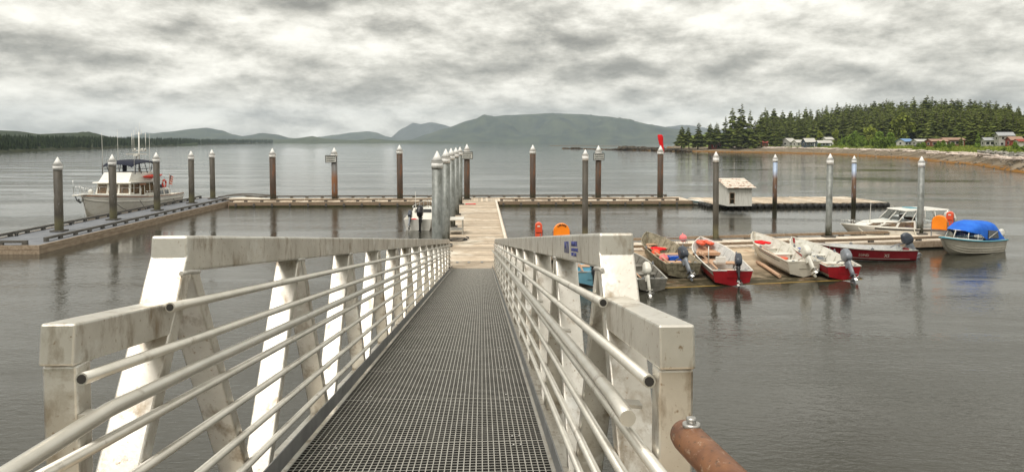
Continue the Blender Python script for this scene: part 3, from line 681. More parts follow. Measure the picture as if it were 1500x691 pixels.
for s_, XI in ((-1, XI_L), (1, XI_R)):
    xc = XI + s_*TW/2                                # tube centre line
    Yt0 = Y0+PAN/2                                   # first top node
    chord_n = (gp(xc,10,-.2)-gp(xc,10,0)).normalized()
    splits = [Yt0-0.05, Yt0+PAN*3.35, Yt0+PAN*9.1, YE-PAN/2+0.05]
    for a, b_ in zip(splits, splits[1:]):
        c0, c1 = gp(xc, a, 0)-chord_n*.08, gp(xc, b_, 0)-chord_n*.08
        gap = (c1-c0).normalized()*0.004
        mb = MB().bar(c0+gap, c1-gap, TW, 0.16, up=(0,0,1)); gbuild(mb, 'top_chord', alu, 0.012)
    mb = MB().bar(pt(xc, Y0-.08, 1, -.16), pt(xc, YE+.08, 1, -.16), TW, 0.16); gbuild(mb, 'bottom_chord', alu, 0.01)
    # end posts with the low top stub
    for Ye, dr in ((Y0, 1), (YE, -1)):
        eo = (.05 if s_ < 0 else -.15) if dr > 0 else 0
        top = pt(xc, Ye+eo+dr*.05, 1, 1.035)
        Ys = Ye + dr*0.80; xs_ = XI + s_*.058
        mb = MB().bar(pt(xs_, Ye+eo+dr*.05, 1, -.08), top+Vector((XI+s_*.058-xc,0,0)), 0.108, 0.085, up=fall); gbuild(mb, 'end_post', alu, 0.008)
        mb = MB().bar(pt(xs_, Ye+eo, 1, 1.10), pt(xs_, Ys, 1, 1.10), 0.112, 0.135); gbuild(mb, 'end_stub', alu, 0.008)
        mb = MB().tube([pt(xc-s_*TW*.40, Ye+eo+dr*.11, 1, 1.035), pt(xc-s_*TW*.40, Ye+eo+dr*.0, 1, 1.035)], .008, 6); gbuild(mb, 'weld_seam', weld)
    for k in range(NP):
        yb0, yt, yb1 = Y0+PAN*k, Y0+PAN*(k+.5), Y0+PAN*(k+1)
        tA, tB = gp(xc, yt-.035, 0.108), gp(xc, yt+.045, 0.108)
        if k == 0: tA = gp(xc, yt+.03, 0.03)
        wd = TW+.002 if k == 0 else TW-.004
        mb = MB().bar(pt(xc, yb0+.10, 1, -.08), tA, wd, 0.075 if k else .085, up=fall); gbuild(mb, 'diagonal', alu, 0.008)
        wd = TW-.002 if k == NP-1 else TW-.006
        mb = MB().bar(tB, pt(xc, yb1-.10, 1, -.08), wd, 0.07, up=fall); gbuild(mb, 'diagonal', alu, 0.008)
        if k < 7:
            xf = xc - s_*(TW/2-.004)
            gbuild(MB().tube([gp(xf, yt-.10, .115), gp(xf, yt-.02, .112), gp(xf, yt+.085, .115)], .011, 6), 'weld_seam', weld)
    # pipe rails
    xp = XI - s_*0.022
    for j, fr in enumerate((.205, .32, .485, .61, .745, .87)):
        ya = (Y0+PAN*.5-.27) if j == 0 else (Y0+(.04 if s_ < 0 else -.13) if j == 1 else Y0+.02)
        if j >= 2: ya = Y0-.75
        path = [gp(xp, ya, fr), gp(xp, YE+.05, fr)]
        o = gbuild(MB().tube(path, 0.0205, 10), 'pipe_rail', alu_pipe)
        if j < 2:
            d = (path[1]-path[0]).normalized(); e = path[0]
            MB().tube([e-d*.0015, e+d*.002], .015, 10).build('bore', darkhole, o)
    # handrail carried on brackets
    xh = XI - s_*0.085
    if s_ < 0: hp = [gp(xh, 1.05, .56), gp(xh-.02, 1.75, .435), gp(xh, 2.25, .395), gp(xh, 3.0, .39), gp(xh, YE+.05, .39), gp(xh, YE+.25, .42)]
    else: hp = [gp(xh, 2.05, .40), gp(xh, 2.3, .392), gp(xh, 3.0, .39), gp(xh, YE+.05, .39), gp(xh, YE+.25, .42)]
    gbuild(MB().tube(hp, 0.0255, 12), 'handrail', alu_pipe)
    for k in range(NP+1):
        yy = Y0+PAN*k if k else Y0+.06
        mb = MB().bar(gp(xh, yy+.02, .40), gp(XI+s_*.002, yy+.02, .405), .05, .012); gbuild(mb, 'rail_bracket', alu_pipe)
    # toe plate and deck edge angle
    xt = XI - s_*0.088
    for k in range(7):
        a, b_ = Y0+PAN*2*k+.01, Y0+PAN*2*(k+1)-.01
        gbuild(MB().bar(pt(xt, a, 1, .075), pt(xt, b_, 1, .075), .008, .11), 'toe_plate', toe)
    gbuild(MB().bar(pt(XI-s_*.055, Y0, 1, -.03), pt(XI-s_*.055, YE, 1, -.03), .10, .05), 'deck_angle', alu)
# floor beams and grating panels
for k in range(NP+1):
    gbuild(MB().bar(pt(XI_L-.02, Y0+PAN*k+(.05 if k == 0 else 0), 1, -.13), pt(XI_R+.02, Y0+PAN*k+(.05 if k == 0 else 0), 1, -.13), .08, .10), 'floor_beam', alu)
for xs in (XI_L+.5, XC, XI_R-.5):
    gbuild(MB().bar(pt(xs, Y0, 1, -.06), pt(xs, YE, 1, -.06), .05, .035), 'stringer', alu)
NPAN = 21; run = (pt(XC, YE, 1)-pt(XC, Y0, 1)).length; plen = run/NPAN; gw2 = (XI_R-XI_L)/2-.108
gm = MB(); nl = 43; nc = 26                        # bar bodies coloured dark for the shade within the cells; bright worn tops
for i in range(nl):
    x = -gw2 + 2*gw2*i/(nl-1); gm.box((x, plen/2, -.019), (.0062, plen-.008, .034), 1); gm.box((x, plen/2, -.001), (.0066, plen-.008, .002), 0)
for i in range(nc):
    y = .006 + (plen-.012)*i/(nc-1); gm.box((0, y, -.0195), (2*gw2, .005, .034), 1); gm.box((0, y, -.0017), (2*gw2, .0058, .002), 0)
gme = gm.mesh('grating_panel', [grate, grate_shade])
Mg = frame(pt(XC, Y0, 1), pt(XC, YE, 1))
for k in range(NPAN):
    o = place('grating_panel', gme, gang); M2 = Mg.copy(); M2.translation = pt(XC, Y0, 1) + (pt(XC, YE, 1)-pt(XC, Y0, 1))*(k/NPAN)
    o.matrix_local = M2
clipm = MB().lathe([(.010, 0), (.010, .004), (.004, .007)], 8).mesh('clip', zinc)
for k in range(1, 6):
    for sx in (-1, 1):
        for q in (0, 1):
            for r2 in (-.10, .10):
                o = place('clip', clipm, gang); o.location = pt(XC+sx*(gw2-.16-.05*q), Y0, 1, 0.001) + (pt(XC, YE, 1)-pt(XC, Y0, 1))*(k/NPAN) + fall*r2
# landing flap on the float
gbuild(MB().bar(pt(XC, YE, 1, .006), pt(XC, YE+.75, 1, -.045), 2*gw2, .012), 'landing_flap', toe)
# maker's stamp on the inner side of the right chord
def stamp(txt, Ya, fr_top, size, sx, xp, parent, m, name='maker_lettering', depth=0.0015):
    cu = bpy.data.curves.new(name, 'FONT'); cu.body = txt; cu.size = size; cu.extrude = depth; cu.resolution_u = 2; cu.offset = 0.0; cu.space_character = 1.18
    t = bpy.data.objects.new('tmp', cu); COL.objects.link(t); dg = bpy.context.evaluated_depsgraph_get()
    me = bpy.data.meshes.new_from_object(t.evaluated_get(dg)); bpy.data.objects.remove(t); me.materials.clear(); me.materials.append(m)
    o = place(name, me, parent); return o, me
def stamp_on_chord(txt, Yfar, down, size, sx):
    o, me = stamp(txt, 0, 0, size, 1, 0, gang, blue_ink)
    d = (gp(XI_R, 2, 0)-gp(XI_R, 20, 0)).normalized(); u = Vector((1,0,0)).cross(d)*-1
    nrm = Vector((-1,0,0)); u = nrm.cross(d).normalized()
    M = Matrix((d*sx, u, nrm)).transposed().to_4x4(); M.translation = gp(XI_R-.002, Yfar, 0) - u*down
    o.matrix_local = M
stamp_on_chord('MTI', 4.36, .112, .105, 1.12)
stamp_on_chord('MANTLE', 4.02, .068, .042, 1.35)
stamp_on_chord('INDUSTRIES INC.', 4.02, .097, .028, 1.15)
stamp_on_chord('LYLE, WA.', 4.02, .124, .030, 1.35)

# approach pier under the camera, with its brown pipe rail
pier = thing('approach_pier', (0, 0, 0), DOCK_RZ, 'timber pier head with brown pipe rail at the top of the gangway', 'pier')
zp = H - Ddk(Y0) - 0.02
mb = MB()
pk = MB().box((0,0,0), (3.6,.19,.07)).mesh('plank', plank)
for k in range(70):
    o = place('plank', pk, pier); o.location = (XC, Y0-.32-.2*k, zp-.035)
for sx in (-1.5, 1.5): MB().box((XC+sx, Y0-7.2, zp-.24), (.25, 14, .33)).build('beam', timber, pier)
for sx in (-1.5, 1.5):
    for yy in (Y0-.7, Y0-4.8, Y0-9): MB().tube([(XC+sx, yy, -3), (XC+sx, yy, zp-.41)], .18, 12).build('post', timber, pier)
e = GI.inverted()
pe = PY(1004, 637, 1.12); pe2 = PY(1110, 745, 0.86); dirp = (pe2-pe).normalized()
PI_ = Matrix.Rotation(-DOCK_RZ, 4, 'Z')
tube_p = [PI_@(pe-dirp*.006), PI_@pe, PI_@(pe+dirp*.03), PI_@(pe2), PI_@(pe2+dirp*.9)]
o = MB().tube([PI_@(pe-dirp*.020), PI_@(pe-dirp*.016), PI_@(pe-dirp*.006), PI_@(pe+dirp*.008), PI_@pe2, PI_@(pe2+dirp*.6)], [.010, .018, .0245, .0265, .0265, .0265], 20).build('pipe_rail', brown_paint, pier)
bo = PI_@(pe+dirp*.028); nb = PI_.to_3x3() @ (Vector((0,0,1)) - dirp*dirp.z).normalized()
MB().tube([bo+nb*.022, bo+nb*.030], .014, 14).build('washer', zinc, o)
MB().tube([bo+nb*.030, bo+nb*.039], .008, 6).build('bolt', zinc, o)
pb = PI_@(pe2+dirp*.55)
MB().tube([pb, Vector((pb.x, pb.y, zp))], .031, 14).build('rail_post', brown_paint, pier)

# ------------------------------------------------------------------ floats
ZD = 0.42
def plank_deck(mb, x0, x1, y0, y1, z, pw=0.19, along='y', t=0.06, jit=0.006):
    """planks laid side by side over a rectangle; 'along' is the direction they follow one another"""
    a, b_ = (y0, y1) if along == 'y' else (x0, x1); n = max(1, round((b_-a)/pw)); st = (b_-a)/n
    for i in range(n):
        c = a+st*(i+.5); zz = z-t/2+rnd.uniform(-jit, jit)
        if along == 'y': mb.box(((x0+x1)/2+rnd.uniform(-.01,.01), c, zz), (x1-x0, st-.012, t))
        else: mb.box((c, (y0+y1)/2+rnd.uniform(-.01,.01), zz), (st-.012, y1-y0, t))
def bull_rail(parent, a, b_, z, m, seg=6.0, w_=.14, hh=.13, blk=1.4):
    a, b_ = Vector((*a, 0)), Vector((*b_, 0)); L_ = (b_-a).length; d = (b_-a)/L_; n = max(1, round(L_/seg))
    for i in range(n):
        p, q = a+d*(L_*i/n+.02), a+d*(L_*(i+1)/n-.02)
        MB().bar(p+Vector((0,0,z+.12+hh/2)), q+Vector((0,0,z+.12+hh/2)), w_, hh).build('bull_rail', m, parent, .01)
    mb = MB(); k = max(2, round(L_/blk))
    for i in range(k+1):
        p = a+d*min(max(L_*i/k, .15), L_-.15); mb.bar(p-d*.13+Vector((0,0,z+.06)), p+d*.13+Vector((0,0,z+.06)), w_*.95, .122)
    mb.build('rail_blocks', rail_dark, parent, kind='stuff')
def fascia_boards(parent, a, b_, z0, z1, m, seg=6.0, t=.09):
    a, b_ = Vector((*a, 0)), Vector((*b_, 0)); L_ = (b_-a).length; d = (b_-a)/L_; n = max(1, round(L_/seg))
    for i in range(n):
        p, q = a+d*(L_*i/n+.006), a+d*(L_*(i+1)/n-.006); c = Vector((0,0,(z0+z1)/2))
        MB().bar(p+c, q+c, t, z1-z0).build('fascia_board', m, parent)
# approach float (gangway lands on it)
AX0, AX1, AY0, AY1 = -2.25, 1.34, 26.2, 60.1
o = thing('approach_float', G(0, 0, 0), DOCK_RZ, 'weathered plank float where the gangway lands, lined with grey piles', 'floating dock')
mb = MB(); plank_deck(mb, AX0, AX1, AY0, AY1, ZD, .2); mb.build('deck_planks', plank, o, kind='stuff')
MB().box(((AX0+AX1)/2, (AY0+AY1)/2, .12), (AX1-AX0-.4, AY1-AY0-.3, .44)).build('flotation', rubber, o)
for x in (AX0-.046, AX1+.046): fascia_boards(o, (x, AY0), (x, AY1), .02, ZD-.02, fascia)
fascia_boards(o, (AX0-.09, AY0-.046), (AX1+.09, AY0-.046), .02, ZD-.02, fascia)
for k in range(6): MB().bar((AX1-.06, 33.0+k*4.5+.01, ZD+.075), (AX1-.06, 33.0+(k+1)*4.5-.01, ZD+.075), .15, .14).build('curb', rail_pale, o, .01)
for k in range(4): MB().bar((AX0+.08, 30+k*7.4+.02, ZD+.075), (AX0+.08, 30+(k+1)*7.4-.02, ZD+.075), .15, .14).build('curb', fascia, o, .01)
for x in (-1.05, -.55, 0.02): MB().box((x-.0, 29.55, ZD+.012), (.11, .22, .02)).build('deck_plate', toe, o)
# far cross float
FX0, FX1, FY0, FY1 = -21.9, 18.9, 60.2, 64.4
o = thing('cross_float', G(0, 0, 0), DOCK_RZ, 'long dark timber float across the outer end of the harbour', 'floating dock')
mb = MB(); plank_deck(mb, FX0, FX1, FY0, FY1, ZD, .22, 'x'); mb.build('deck_planks', plank, o, kind='stuff')
MB().box(((FX0+FX1)/2, (FY0+FY1)/2, .10), (FX1-FX0-.4, FY1-FY0-.4, .40)).build('flotation', rubber, o)
fascia_boards(o, (FX0, FY0-.046), (AX0-.2, FY0-.046), .12, ZD-.02, timber); fascia_boards(o, (AX1+.2, FY0-.046), (FX1, FY0-.046), .12, ZD-.02, timber)
fascia_boards(o, (FX0, FY0-.02), (AX0-.2, FY0-.02), -.2, .115, algae); fascia_boards(o, (AX1+.2, FY0-.02), (FX1, FY0-.02), -.2, .115, algae)
fascia_boards(o, (FX0, FY1+.046), (FX1, FY1+.046), .0, ZD-.02, timber)
for x in (FX0-.046, FX1+.046): fascia_boards(o, (x, FY0), (x, FY1), .0, ZD-.02, timber)
bull_rail(o, (FX0, FY0+.12), (AX0-.3, FY0+.12), ZD, timber); bull_rail(o, (AX1+.3, FY0+.12), (FX1-1.2, FY0+.12), ZD, timber)
bull_rail(o, (FX0, FY1-.12), (FX1-1.2, FY1-.12), ZD, rail_dark)
mb = MB()
for k in range(26):
    x = FX0+.6+k*1.55
    if AX0-.6 < x < AX1+.6: continue
    mb.box((x, FY0-.14, .17), (.16, .10, .26))
mb.build('fender_blocks', rail_dark, o, kind='stuff')
# grey float with the trawler
LX0, LX1, LY0, LY1 = -26.2, -22.4, 35.4, 65.2
o = thing('grey_float', G(0, 0, 0), DOCK_RZ, 'grey decked float with dark bull rails beside the moored trawler', 'floating dock')
dp = MB().box((0,0,0), ((LX1-LX0)/2-.015, 2.465, .06)).mesh('deck_panel', grey_deck)
for k in range(12):
    for q in (0, 1):
        d = place('deck_panel', dp, o); d.location = (LX0+(LX1-LX0)*(.25+.5*q), LY0+29.8/12*(k+.5), ZD-.03)
MB().box(((LX0+LX1)/2, (LY0+LY1)/2, .10), (LX1-LX0-.3, LY1-LY0-.3, .4)).build('flotation', rubber, o)
for x in (LX0-.046, LX1+.046):
    fascia_boards(o, (x, LY0), (x, LY1), .21, ZD+.02, fascia, 7.2); fascia_boards(o, (x, LY0), (x, LY1), -.02, .195, fascia, 7.2)
for y in (LY0-.046, LY1+.046):
    fascia_boards(o, (LX0-.09, y), (LX1+.09, y), .21, ZD+.02, fascia, 4); fascia_boards(o, (LX0-.09, y), (LX1+.09, y), -.02, .195, fascia, 4)
bull_rail(o, (LX0+.1, LY0+.6), (LX0+.1, LY1-.5), ZD, rail_dark, 7); bull_rail(o, (LX1-.45, LY0+1.2), (LX1-.45, LY1-2.5), ZD, rail_dark, 7); bull_rail(o, (LX0+.5, LY0+.14), (LX1-.6, LY0+.14), ZD, rail_dark, 7)
# bridging ramp between grey float and cross float
o = thing('link_ramp', G(-21.9, 62.6, ZD), DOCK_RZ, 'small arched link ramp joining the grey float to the long cross float', 'ramp')
arch = [(-1.5,0), (-.8,.10), (0,.16), (1.0,.14), (2.0,.06), (2.8,0)]
for y in (-.85, .85): MB().tube([(x, y, z+.32) for x, z in arch], .06, 8).build('side_rail', rail_dark, o)
mb = MB().rings([[(x, -.8, z+.03), (x, .8, z+.03), (x, .8, z-.02), (x, -.8, z-.02)] for x, z in arch], smooth=False); mb.build('ramp_deck', rail_pale, o)
# skiff float (angled) with the haul-out ramp in front of it
SRZ = R(11); SC = Vector((15.0, 35.9, 0)); su = Vector((math.cos(SRZ), math.sin(SRZ), 0)); sv = Vector((-math.sin(SRZ), math.cos(SRZ), 0))
def S(u, v, z=0.0): return SC + su*u + sv*v + Vector((0,0,z))
U0, U1, HWD = -13.6, 9.4, 1.27
o = thing('skiff_float', SC, SRZ, 'bleached plank float with timber bull rails behind the hauled out skiffs', 'floating dock')
mb = MB(); plank_deck(mb, U0, U1, -HWD, HWD, ZD, .2, 'x'); mb.build('deck_planks', plank_dry, o, kind='stuff')
MB().box(((U0+U1)/2, 0, .10), (U1-U0-.4, 2*HWD-.4, .4)).build('flotation', rubber, o)
for v in (-HWD-.046, HWD+.046): fascia_boards(o, (U0, v), (U1, v), .10, ZD-.01, fascia, 5)
for u in (U0-.046, U1+.046): fascia_boards(o, (u, -HWD-.09), (u, HWD+.09), .10, ZD-.01, fascia)
bull_rail(o, (U0, HWD-.1), (U1-.1, HWD-.1), ZD-.02, timber, 5, .16, .13, 3.0); bull_rail(o, (U0, -HWD+.1), (U1-.1, -HWD+.1), ZD-.02, timber, 5, .16, .13, 3.0)
def ramp_z(v): return ZD - .05 - (-v-HWD-.1)*(ZD-.05)/6.3
RU0, RU1 = -13.0, -1.9
o = thing('haulout_ramp', S((RU0+RU1)/2, -HWD-.1, 0), SRZ, 'low sloping plank ramp stained green and brown, its edge awash under the skiffs', 'ramp')
mb = MB(); n = 30
for i in range(n):
    va = -i*6.3/n; vb = -(i+1)*6.3/n+.012; za = ramp_z(va-HWD-.1)+rnd.uniform(-.004,.004); zb = ramp_z(vb-HWD-.1); hw_ = (RU1-RU0)/2
    mb.hexa([(-hw_, vb, zb-.07), (hw_, vb, zb-.07), (hw_, va, za-.07), (-hw_, va, za-.07), (-hw_, vb, zb), (hw_, vb, zb), (hw_, va, za), (-hw_, va, za)])
mb.build('deck_planks', ramp_wood, o, kind='stuff')
yel = mat('weedy_edge', (0.25,0.15,0.03), (0.36,0.24,0.05), rough=0.7, scale=3)
MB().bar((-(RU1-RU0)/2, -6.36, -.05), ((RU1-RU0)/2-.2, -6.36, -.05), .10, .11).build('edge_board', yel, o)
# buoyed barge with shed
BX0 = 16.9; BZ = .40
pA, pB = P(1046, 305.5), P(1303, 303.5)
bd = (pB-pA).normalized(); BRZ = math.atan2(bd.y, bd.x); BL = (pB-pA).length
barge = thing('raft', pA, BRZ, 'plank raft edged with black barrel floats, carrying a white shed', 'raft')
mb = MB(); plank_deck(mb, 0, BL, .35, 6.6, BZ, .24, 'x', .07, .02); mb.build('deck_planks', plank, barge, kind='stuff')
MB().box((BL/2, 3.5, .16), (BL-.3, 5.8, .38)).build('frame', timber, barge)
nb_ = int(BL/.62); bm = MB().lathe([(.05,-.29),(.19,-.29),(.24,-.24),(.26,-.08),(.26,.08),(.24,.24),(.19,.29),(.05,.29)], 14).mesh('barrel_float', rubber)
for k in range(nb_):
    d = place('barrel_float', bm, barge); d.location = ((k+.5)*BL/nb_, .08, .12); d.rotation_euler = (R(90), 0, 0); d.scale = (1, 1, rnd.uniform(.9, 1.1))
for k in range(9):
    d = place('barrel_float', bm, barge); d.location = (BL+.1, .7+.65*k, .12); d.rotation_euler = (0, R(90), 0)
    d = place('barrel_float', bm, barge); d.location = (-.1, .7+.65*k, .12); d.rotation_euler = (0, R(90), 0)
sp_ = P(1066, 302.5, BZ); sq_ = P(1103, 302.5, BZ); shw = (sq_-sp_).length
shed = thing('shed', sp_+Vector((0, .1, 0)), BRZ, 'white boarded shed with peeling slanted roof on the raft', 'shed')
sh0, sh1, sdp = 1.52, 2.05, 1.9
mb = None; nbd = 11
for k in range(nbd):
    x0, x1 = shw*k/nbd+.004, shw*(k+1)/nbd-.004
    if k in (1, 2): MB().hexa([(x0,-.02,.02),(x1,-.02,.02),(x1,.02,.02),(x0,.02,.02),(x0,-.02,.22),(x1,-.02,.22),(x1,.02,.22),(x0,.02,.22)]).build('board', shed_wall, shed); zb = 1.10
    else: zb = .02
    MB().hexa([(x0,-.02,zb),(x1,-.02,zb),(x1,.02,zb),(x0,.02,zb),(x0,-.02,sh0),(x1,-.02,sh0),(x1,.02,sh0),(x0,.02,sh0)]).build('board', shed_wall, shed)
for x in (.01, shw-.01): MB().hexa([(x-.02,.02,.02),(x+.02,.02,.02),(x+.02,sdp,.02),(x-.02,sdp,.02),(x-.02,.02,sh0),(x+.02,.02,sh0),(x+.02,sdp,sh0+.46),(x-.02,sdp,sh0+.46)]).build('side_wall', shed_wall, shed)
MB().box((shw/2, sdp, .98), (shw, .04, 1.94)).build('back_wall', shed_wall, shed)
xs0, xs1 = shw*1/nbd, shw*3/nbd
f_ = MB(); f_.bar((xs0,-.03,.22),(xs0,-.03,1.12),.05,.06,up=(0,1,0)); f_.bar((xs1,-.03,.22),(xs1,-.03,1.12),.05,.06,up=(0,1,0)); f_.bar((xs0,-.031,1.11),(xs1,-.031,1.11),.06,.05); f_.bar((xs0,-.031,.62),(xs1,-.031,.62),.06,.05)
f_.build('window_frame', timber, shed)
for k in range(5):
    ya, yb = -.28+k*.50, -.28+(k+1)*.50+.05; za, zb = sh0+.02+(ya)*.24+.04+.012*k, sh0+.02+(yb)*.24+.02+.012*k
    MB().hexa([(-.16,ya,za),(shw+.26,ya,za),(shw+.26,yb,zb),(-.16,yb,zb),(-.16,ya,za+.035),(shw+.26,ya,za+.035),(shw+.26,yb,zb+.035),(-.16,yb,zb+.035)]).build('roof_board', shed_roof, shed)

# ------------------------------------------------------------------ piles
def pile(loc, top, dia, m, label, group, sign=False, collar=True, base=-2.5):
    o = thing('pile', (loc[0], loc[1], 0), 0, label, 'pile', group); r = dia/2; o.rotation_euler = (R(rnd.uniform(-.5,.5)), R(rnd.uniform(-.5,.5)), rnd.random()*.0); cap = dia*1.15
    MB().lathe([(r, base), (r, top-cap+.02)], 20).build('shaft', m, o)
    MB().lathe([(r*1.09, top-cap-.22), (r*1.09, top-cap+.03)], 20).lathe([(r*1.16, top-cap+.03), (r*1.16, top-cap+.05)], 20).lathe([(r*1.16, top-cap+.05), (r*.58, top-cap*.5+.025), (.015, top)], 20).build('cone_cap', white_cap, o)
    if collar:
        c = MB()
        for a in range(4):
            t_ = math.pi/2*a+DOCK_RZ; d = Vector((math.cos(t_), math.sin(t_), 0)); s2 = Vector((-d.y, d.x, 0))*(r+.12)
            c.bar(d*(r+.08)-s2+Vector((0,0,ZD+.06)), d*(r+.08)+s2+Vector((0,0,ZD+.06)), .07, .08)
        c.build('pile_hoop', rail_dark, o)
    if sign:
        s_ = MB().box((sign-1, -r-.04, top-cap-.42), (.95, .03, .62)).build('sign_board', sign_white, o)
        fr_ = MB(); x0 = sign-1
        for zz in (-.31, .31): fr_.box((x0, -r-.062, top-cap-.42+zz), (.99, .02, .05))
        for xx in (-.475, .475): fr_.box((x0+xx, -r-.0625, top-cap-.42), (.05, .02, .57))
        fr_.build('sign_border', black, s_)
        for li, txt in enumerate(('NO WAKE', 'ZONE', '5 MPH') if False else ('', '', '')):
            pass
        ln = MB(); q = random.Random(int(loc[0]*10))
        for li in range(3):                         # lines of small black print too worn to read
            x = x0-.38
            while x < x0+.34:
                wv = q.uniform(.05, .11); ln.box((x+wv/2, -r-.060, top-cap-.42+.17-.17*li), (wv, .008, .09)); x += wv+.035
        ln.build('sign_print', black, s_)
    return o
def pile_at(px, pyb, ytop, dia, m, label, group, zb=ZD, **kw):
    p = P(px, pyb, zb); Yt = p.y; top = H + (208-ytop)/F*Yt*1.0
    return pile(p, top, dia, m, label, group, **kw)
LG = 'dark piles of the grey float'
for (Yp, yt, lab) in ((40.3, 230, 'dark steel pile on the outermost end of the grey float'), (46.2, 226, 'dark steel pile in front of the trawler bow'), (52.4, 223, 'dark steel pile in front of the trawler stern and kayak'), (58.6, 221, 'dark steel pile just past the trawler stern rail'), (63.2, 219, 'dark steel pile at the inner corner of the grey float')):
    p = G(-24.65, Yp+.55, 0); pile(p, H-(yt-208)/F*p.y, .46, dark_pile, lab + ', white cone cap', LG)
FGp = 'rusty brown piles of the cross float'
for px, yt, m, sg, lab in ((405, 217, brown_pile, False, 'plain brown pile on the cross float nearest the link ramp'), (493, 216, rust_pile, .78, 'half rusted grey pile with a notice board on the cross float'), (587, 212, brown_pile, False, 'brown pile on the cross float between the half rusted pile and the grey row'), (684, 211, brown_pile, 1.06, 'brown pile with notice board behind the row of grey piles'),
                           (780.5, 212, brown_pile, False, 'brown pile on the cross float just beyond the plank walkway curb'), (877, 213, brown_pile, 1.0, 'brown pile with notice board on the cross float facing the reef'), (969.5, 213, brown_pile, False, 'brown pile flying a red cloth on the cross float')):
    d = ray(px, 294); k = 62.0; p = Vector((d.x/d.y*k, k, 0)); p = G(p.x+YAW*k, k, 0)
    pile(p, H+(208-yt)/F*p.y, .53, m, lab, FGp, sign=sg)
AG = 'grey galvanised piles along the approach float'
for i, (Yp, yt) in enumerate(((27.6, 221), (34.2, 218), (41.8, 217), (48.8, 216), (57.0, 215))):
    p = G(-1.80, Yp, 0)
    pile(p, H-(yt-208)/F*p.y, .43, galv, ('thick grey galvanised pile nearest the gangway foot', 'grey galvanised pile second from the gangway foot', 'grey galvanised pile third from the gangway foot, behind the white work table', 'grey galvanised pile fourth from the gangway foot', 'grey galvanised pile farthest from the gangway foot, before the red mat')[i], AG)
SG = 'slim piles of the skiff float'
for px, v, yt, dia, m, lab in ((857, 1.05, 219, .30, dark_pile, 'slim brown pile rising behind the gangway rail near the life ring board'), (1048.5, 1.05, 222, .30, dark_pile, 'slim brown pile on the skiff float beside the crab ring and shed'), (1213.5, 1.0, 225, .33, galv, 'slim grey pile on the skiff float behind the two nested skiffs'), (1347.5, 1.0, 229, .33, galv, 'slim grey pile on the skiff float in front of the cabin cruiser')):
    d = ray(px, 345); t = (SC.dot(sv)+v)/(Vector((d.x, d.y, 0)).dot(sv)); p = Vector((d.x*t, d.y*t, 0))
    pile(p, H-(yt-208)/F*p.y, dia, m, lab, SG)
for px, yt, m, lab in ((1131, 226, galv_blue, 'pale blue and rust pile in front of the raft beside the shed'), (1245.5, 228, galv_blue, 'pale blue and rust pile in front of the raft bow end, away from the shed')):
    p = P(px, 305.5)+Vector((0,-.55,0)); pile(p, H-(yt-208)/F*p.y, .37, m, lab, 'piles of the raft', collar=False)
# red cloth on the pile
d = ray(970, 294); p = G(d.x/d.y*62+YAW*62, 62, 0)
o = thing('wind_flag', (p.x, p.y, 5.3), 0, 'limp bright red cloth on a short staff above a pile cap', 'flag')
MB().tube([(.12,.30,-.6),(.10,.30,1.05)], .025, 6).build('staff', engine_grey, o)
rs = []
for i, (z, wd, xo) in enumerate(((1.02,.16,-.05),(.9,.24,-.03),(.6,.24,.0),(.3,.19,.05),(.05,.17,.12),(-.25,.13,.2),(-.55,.09,.28),(-.7,.05,.3))):
    rs.append([(xo+wd*math.cos(a)*(1+.18*math.sin(3*a+i)), .28+.1*math.sin(a)+.03*math.sin(2*a+i), z) for a in [6.283*k/14 for k in range(14)]])
MB().rings(rs).build('cloth', redcloth, o)

# ------------------------------------------------------------------ boats
def hull_rings(L_, B, D, bow=.35, tb=.9, n=18, y0=0.0, rake=.25, inset=0.0, flare=1.0, fore=.62):
    rs = []
    for i in range(n+1):
        t = i/n; t2 = 1-(1-t)**1.35
        g = B/2*((tb+(1-tb)*math.sin(min(t2/.45, 1)*math.pi/2)) if t2 < .45 else max(0.012, 1-((t2-.45)/.55)**2.4))
        zs = D*(1+bow*t2**2.2); q = max(0, (t2-fore)/(1-fore)); zk = D*.62*q**2.6
        cq = g*(.86-.34*max(0, (t2-.45)/.55)*flare); zc_ = zk+(zs-zk)*(.24+.08*t2)
        ys = y0+t2*L_
        yk = ys-rake*q**2; yc = ys-rake*.7*q**2; ym = ys-rake*.35*q**2
        gi = max(.008, g-inset)
        m1 = (cq*.42+gi*.58, ym, zc_+(zs-zc_)*.55); m0 = (cq*.8+gi*.2, yc*.5+ym*.5, zc_+(zs-zc_)*.22)
        rs.append(dict(g=Vector((gi, ys, zs)), m1=Vector(m1), m0=Vector(m0), c=Vector((cq, yc, zc_)), k=Vector((0, yk, zk))))
    return rs
def mir(p): return Vector((-p.x, p.y, p.z))
def hull_skin(mb, rs, mats):                # mats: top band, middle band, low side, bottom
    rings = [[r['g'], r['m1'], r['m0'], r['c'], r['k'], mir(r['c']), mir(r['m0']), mir(r['m1']), mir(r['g'])] for r in rs]
    mb.rings(rings, 0, closed=False, cap=False, mats=[mats[0], mats[1], mats[2], mats[3], mats[3], mats[2], mats[1], mats[0]], smooth=True)
    return rings
